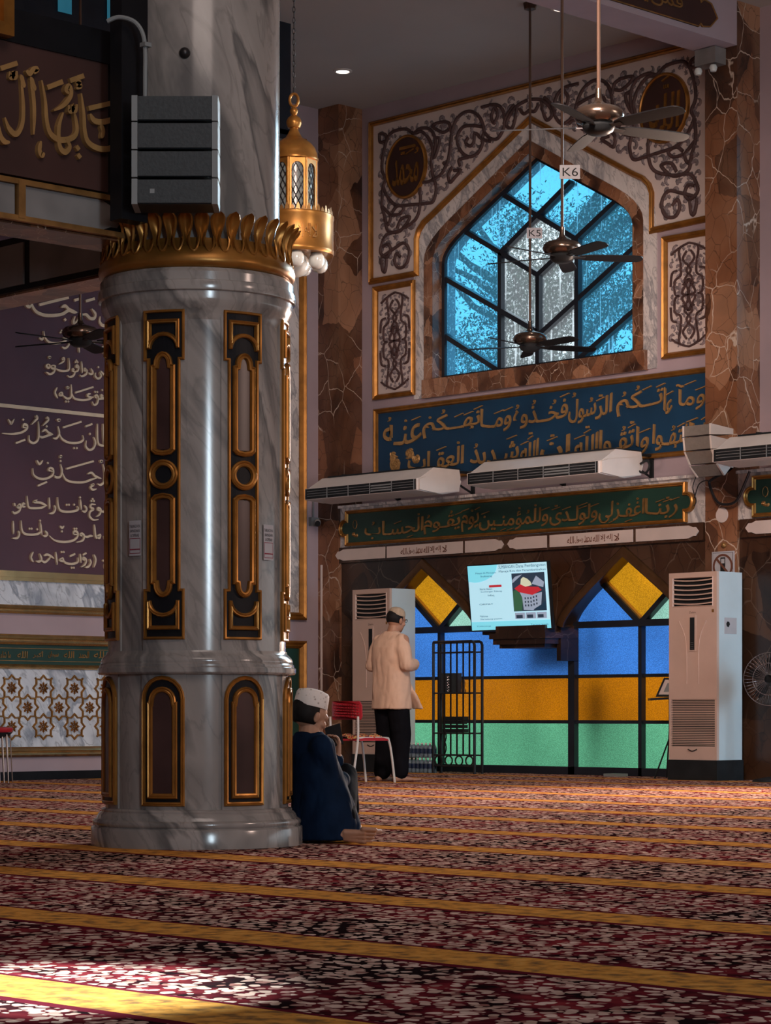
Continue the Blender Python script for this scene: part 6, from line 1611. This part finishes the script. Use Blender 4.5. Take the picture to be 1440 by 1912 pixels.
def hand(mb, wrist, d, pn, k=1., curl_=.6, side=1):
    """five fingers from a palm; d = pointing direction, pn = palm normal (towards what is held)"""
    w = Vector(wrist); d = Vector(d).normalized(); pn = Vector(pn); pn = (pn-d*pn.dot(d)).normalized(); s = d.cross(pn)*side
    for j in (-1.5, -.5, .5, 1.5): ecap(mb, w+d*.01*k+s*j*.010*k, w+d*.082*k+s*j*.020*k, .014*k, .0115*k, 8)
    L_ = (.062, .072, .078, .070); 
    for i, j in enumerate((-1.5, -.5, .5, 1.5)):
        p = w+d*.084*k+s*j*.021*k; a = curl_*.5; l_ = L_[i]*k
        for q_, f_ in enumerate((.45, .30, .25)):
            dd = d*cos(a)+pn*sin(a); nx = p+dd*l_*f_; ecap(mb, p, nx, (.0092-.0008*q_)*k, (.0086-.0009*q_)*k, 8); p = nx; a += curl_*.9
    p = w+d*.025*k+s*.030*k; dd = (d*.6+s*.75+pn*.35).normalized(); nx = p+dd*.036*k; ecap(mb, p, nx, .012*k, .010*k, 8); dd = (d*.85+s*.2+pn*.5).normalized(); ecap(mb, nx, nx+dd*.030*k, .0098*k, .0085*k, 8)
def foot(mb, ankle, d, dn, k=1., flat=True):
    a = Vector(ankle); d = Vector(d).normalized(); dn = Vector(dn).normalized(); s = d.cross(dn)
    ecap(mb, a-d*.035*k+dn*.045*k, a+d*.03*k+dn*.035*k, .030*k, .030*k, 12); ecap(mb, a, a+d*.05*k+dn*.03*k, .034*k, .030*k, 12)
    for j in (-1, 0, 1): ecap(mb, a+d*.03*k+dn*.045*k+s*j*.014*k, a+d*.135*k+dn*.052*k+s*j*.026*k, .024*k, .017*k, 10)
    for j, (r_, l_) in enumerate(((.0150, .200), (.0098, .200), (.0094, .192), (.0090, .182), (.0085, .170))):
        o = a+dn*.052*k+s*(-.044+j*.0228-(.004 if j == 0 else 0))*k; ecap(mb, o+d*.13*k, o+d*l_*k, r_*k, r_*.9*k, 8)

# ---- standing man, back to the camera, facing the stained glass
o0 = PD(731, 1330, 23.9); man = thing('person', 'standing person in beige shirt, dark trousers and tan cap, back to the camera', 'person', (o0.x, o0.y, 0), CAMROT)
YA = .807; f = Vector((sin(YA), cos(YA), 0)); r = Vector((cos(YA), -sin(YA), 0)); U = Vector((0, 0, 1))
P = lambda fo, ri, z: f*fo+r*ri+U*z
mb = MB()
for s_ in (-1, 1):
    chain(mb, [P(0, s_*.095, .90), P(.02, s_*.11, .48), P(-.01, s_*.125, .09)], [.088, .058, .042]); foot(mb, P(-.02, s_*.13, .075), f*.95+r*.18*s_, (0, 0, -1), 1.05)
    chain(mb, [P(0, s_*.175, 1.37), P(-.02, s_*.235, 1.12), P(.19, s_*.12, 1.13)], [.052, .042, .030])
    hand(mb, P(.20, s_*.11, 1.13), f*.25-r*s_*.95, -f, 1., .5, s_)
loft(mb, [(P(0, 0, .82), r*.15, f*.10), (P(0, 0, 1.0), r*.14, f*.10), (P(0, 0, 1.25), r*.165, f*.11), (P(0, 0, 1.38), r*.17, f*.09), (P(.0, 0, 1.43), r*.08, f*.06)])
chain(mb, [P(0, 0, 1.40), P(.035, 0, 1.50)], [.062, .055])
HD = P(.055, .01, 1.565); head(mb, HD, YA+.10, .20)
fuse(mb, 'body', 'skin', man, .0065, 4)
mb = MB()
loft(mb, [(P(.0, 0, .70), r*.215, f*.155), (P(0, 0, .80), r*.208, f*.150), (P(0, 0, 1.0), r*.198, f*.145), (P(-.01, 0, 1.18), r*.20, f*.14), (P(-.015, 0, 1.30), r*.198, f*.125), (P(-.01, 0, 1.375), r*.185, f*.10), (P(.0, 0, 1.42), r*.13, f*.075), (P(.01, 0, 1.455), r*.066, f*.062)], 36)
for s_ in (-1, 1):
    chain(mb, [P(-.01, s_*.155, 1.365), P(-.02, s_*.195, 1.26), P(-.03, s_*.235, 1.13)], [.066, .076, .070]); chain(mb, [P(-.03, s_*.245, 1.13), P(.10, s_*.20, 1.13), P(.17, s_*.14, 1.14)], [.070, .058, .045])
loft(mb, [(P(.11, .10, .98), r*.03, f*.015), (P(.17, .13, .82), r*.06, f*.02), (P(.225, .14, .70), r*.075, f*.022)])
fuse(mb, 'shirt', 'beige_shirt', man, .0075, 9, .013, 3)
mb = MB()
for s_ in (-1, 1): chain(mb, [P(0, s_*.085, .80), P(.03, s_*.105, .46), P(-.005, s_*.120, .10)], [.118, .098, .088])
loft(mb, [(P(0, 0, .70), r*.18, f*.125), (P(0, 0, .90), r*.165, f*.12)])
fuse(mb, 'trousers', 'black_cloth', man, .009, 4, .010, 8)
hf, hr, hu = frame3(YA+.10, .20)
def shell(nm, c, prof, mat, par, fx=1.0, up=None, rt=None, fw=None, n=30, sm=True):
    mb = MB(); mb.lathe(prof, (0, 0, 0), n); c = Vector(c); mb.v = [tuple(c+rt*v[0]*fx+fw*v[1]+up*v[2]) for v in mb.v]; return mb.obj(nm, mat, par, local=True, smooth=sm)
# hair under the cap, then the cap
mb = MB(); mb.sphere((0, 0, 0), .081, .100, .094, 26, 16); c = HD+hu*.018-hf*.012
mb.v = [tuple(c+hr*v[0]+hf*(v[1] if v[1] < .035 else .035)+hu*(max(v[2], -.055))) for v in mb.v]; mb.obj('hair', 'hair', man, local=True, smooth=True)
shell('cap', HD+hu*.045-hf*.006, [(.088, -.008), (.090, 0), (.089, .02), (.082, .045), (.064, .067), (.035, .080), (.001, .084)], 'tan_cap', man, .92, hu, hr, hf)
mb = MB()
c = HD+hf*.095+hu*.012
for s_ in (-1, 1):
    mb.tube([c+hr*s_*.034+hr*.022*cos(a/10*2*pi)+hu*.017*sin(a/10*2*pi) for a in range(10)], .0022, 5, closed=True); mb.tube([c+hr*s_*.056, c+hr*s_*.078-hf*.03, HD+hr*s_*.082+hf*.0], .0022, 5)
mb.obj('glasses', 'black_plastic', man, local=True)

# ---- seated man leaning on the column, looking at his phone
o0 = PD(597, 1330, 12.72); man = thing('person', 'seated person in navy clothes and white patterned cap leaning on the column', 'person', (o0.x, o0.y, 0), CAMROT)
YA = .80; f = Vector((sin(YA), cos(YA), 0)); r = Vector((cos(YA), -sin(YA), 0))
nk = Vector((-.055, .0, .545)); HD = Vector((-.050, .035, .655)); HY_ = 1.02; HP = .38
shr, shl = Vector((.010, -.10, .480)), Vector((-.150, .12, .480))
elr, ell = Vector((.062, -.055, .255)), Vector((.0, .30, .30))
wr_, wl = Vector((.112, .13, .325)), Vector((.085, .25, .430))
mb = MB()
loft(mb, [(Vector((.03, 0, .06)), r*.13, f*.11), (Vector((.02, 0, .20)), r*.12, f*.10), (Vector((-.02, 0, .38)), r*.115, f*.09), (Vector((-.045, .01, .49)), r*.105, f*.075), (Vector((-.055, .01, .535)), r*.07, f*.06)])
chain(mb, [nk-U*.03, HD-U*.06], [.060, .054])
head(mb, HD, HY_, HP, .98)
for a, b_, c in ((shr, elr, wr_), (shl, ell, wl)): chain(mb, [a, b_, c], [.052, .042, .028])
hand(mb, wr_+Vector((.002, .012, .008)), Vector((.1, .55, -.75)), Vector((-.25, .6, .4)), .95, .5, 1)
hand(mb, wl, Vector((-.05, .15, 1)), Vector((-.7, -.5, .1)), .92, .7, -1)
hipr, hipl = Vector((.095, -.045, .12)), Vector((-.02, .075, .12))
knr, anr = Vector((.125, .27, .335)), Vector((.158, .33, .085))
knl, anl = Vector((-.01, .43, .11)), Vector((.085, -.105, .058))
chain(mb, [hipr, knr, anr], [.085, .055, .036]); foot(mb, anr, (.55, .8, 0), (0, 0, -1), 1.0)
chain(mb, [hipl, knl, anl], [.085, .056, .034]); foot(mb, anl+Vector((.02, 0, .0)), (1, -.06, -.06), (.05, -.94, -.35), .90)
fuse(mb, 'body', 'skin', man, .0036, 3)
mb = MB()
loft(mb, [(Vector((.03, -.01, .015)), r*.175, f*.17), (Vector((.03, -.01, .10)), r*.175, f*.165), (Vector((.01, -.01, .22)), r*.160, f*.14), (Vector((-.025, 0, .36)), r*.155, f*.125), (Vector((-.05, 0, .46)), r*.150, f*.105), (Vector((-.055, .0, .520)), r*.10, f*.08), (Vector((-.055, .005, .565)), r*.070, f*.068)], 36)
for a, b_, c in ((shr, elr, wr_), (shl, ell, wl)): chain(mb, [a, b_, b_.lerp(c, .86)], [.072, .068, .052])
ecap(mb, Vector((.07, -.07, .12)), Vector((.085, .06, .12)), .085, .08)
fuse(mb, 'tunic', 'navy_cloth', man, .007, 4, .014, 5)
mb = MB(); chain(mb, [hipr, knr, knr.lerp(anr, .72)], [.10, .070, .056]); chain(mb, [hipl, knl, knl.lerp(anl, .8)], [.10, .072, .055])
fuse(mb, 'trousers', 'black_cloth', man, .008, 4, .008, 2)
hf, hr, hu = frame3(HY_, HP*.6)
mb = MB(); mb.sphere((0, 0, 0), .080, .098, .098, 26, 16); c = HD+hu*.012-hf*.014
mb.v = [tuple(c+hr*v[0]+hf*(v[1] if v[1] < .022 else .022)+hu*(max(v[2], -.062))) for v in mb.v]; mb.obj('hair', 'hair', man, local=True, smooth=True)
c = HD+hu*.040-hf*.008
shell('cap', c, [(.088, 0), (.0905, .006), (.089, .05), (.087, .072), (.080, .082), (.05, .092), (.02, .097), (.001, .098)], 'cap_cloth', man, .94, hu, hr, hf, 36, 50)
# phone in his hand
ph = PD(624, 1374, 13.0); t = thing('mobile_phone', 'dark mobile phone held up by the seated person', 'phone', tuple(ph), CAMROT)
mb = MB(); ax = Vector((.040, .010, .012)); az = Vector((-.012, .045, .06)).normalized()*.066; ay = ax.cross(az).normalized()*.0045
mb.obox((0, 0, 0), ax, ay, az); mb.obj('case', 'black_plastic', t, local=True)
mb = MB(); mb.obox(-ay*1.05 if ay.y > 0 else ay*1.05, ax*.92, ay*.1, az*.95); mb.obj('glass_back', 'case_side' if 0 else 'fan_blade', t, local=True)
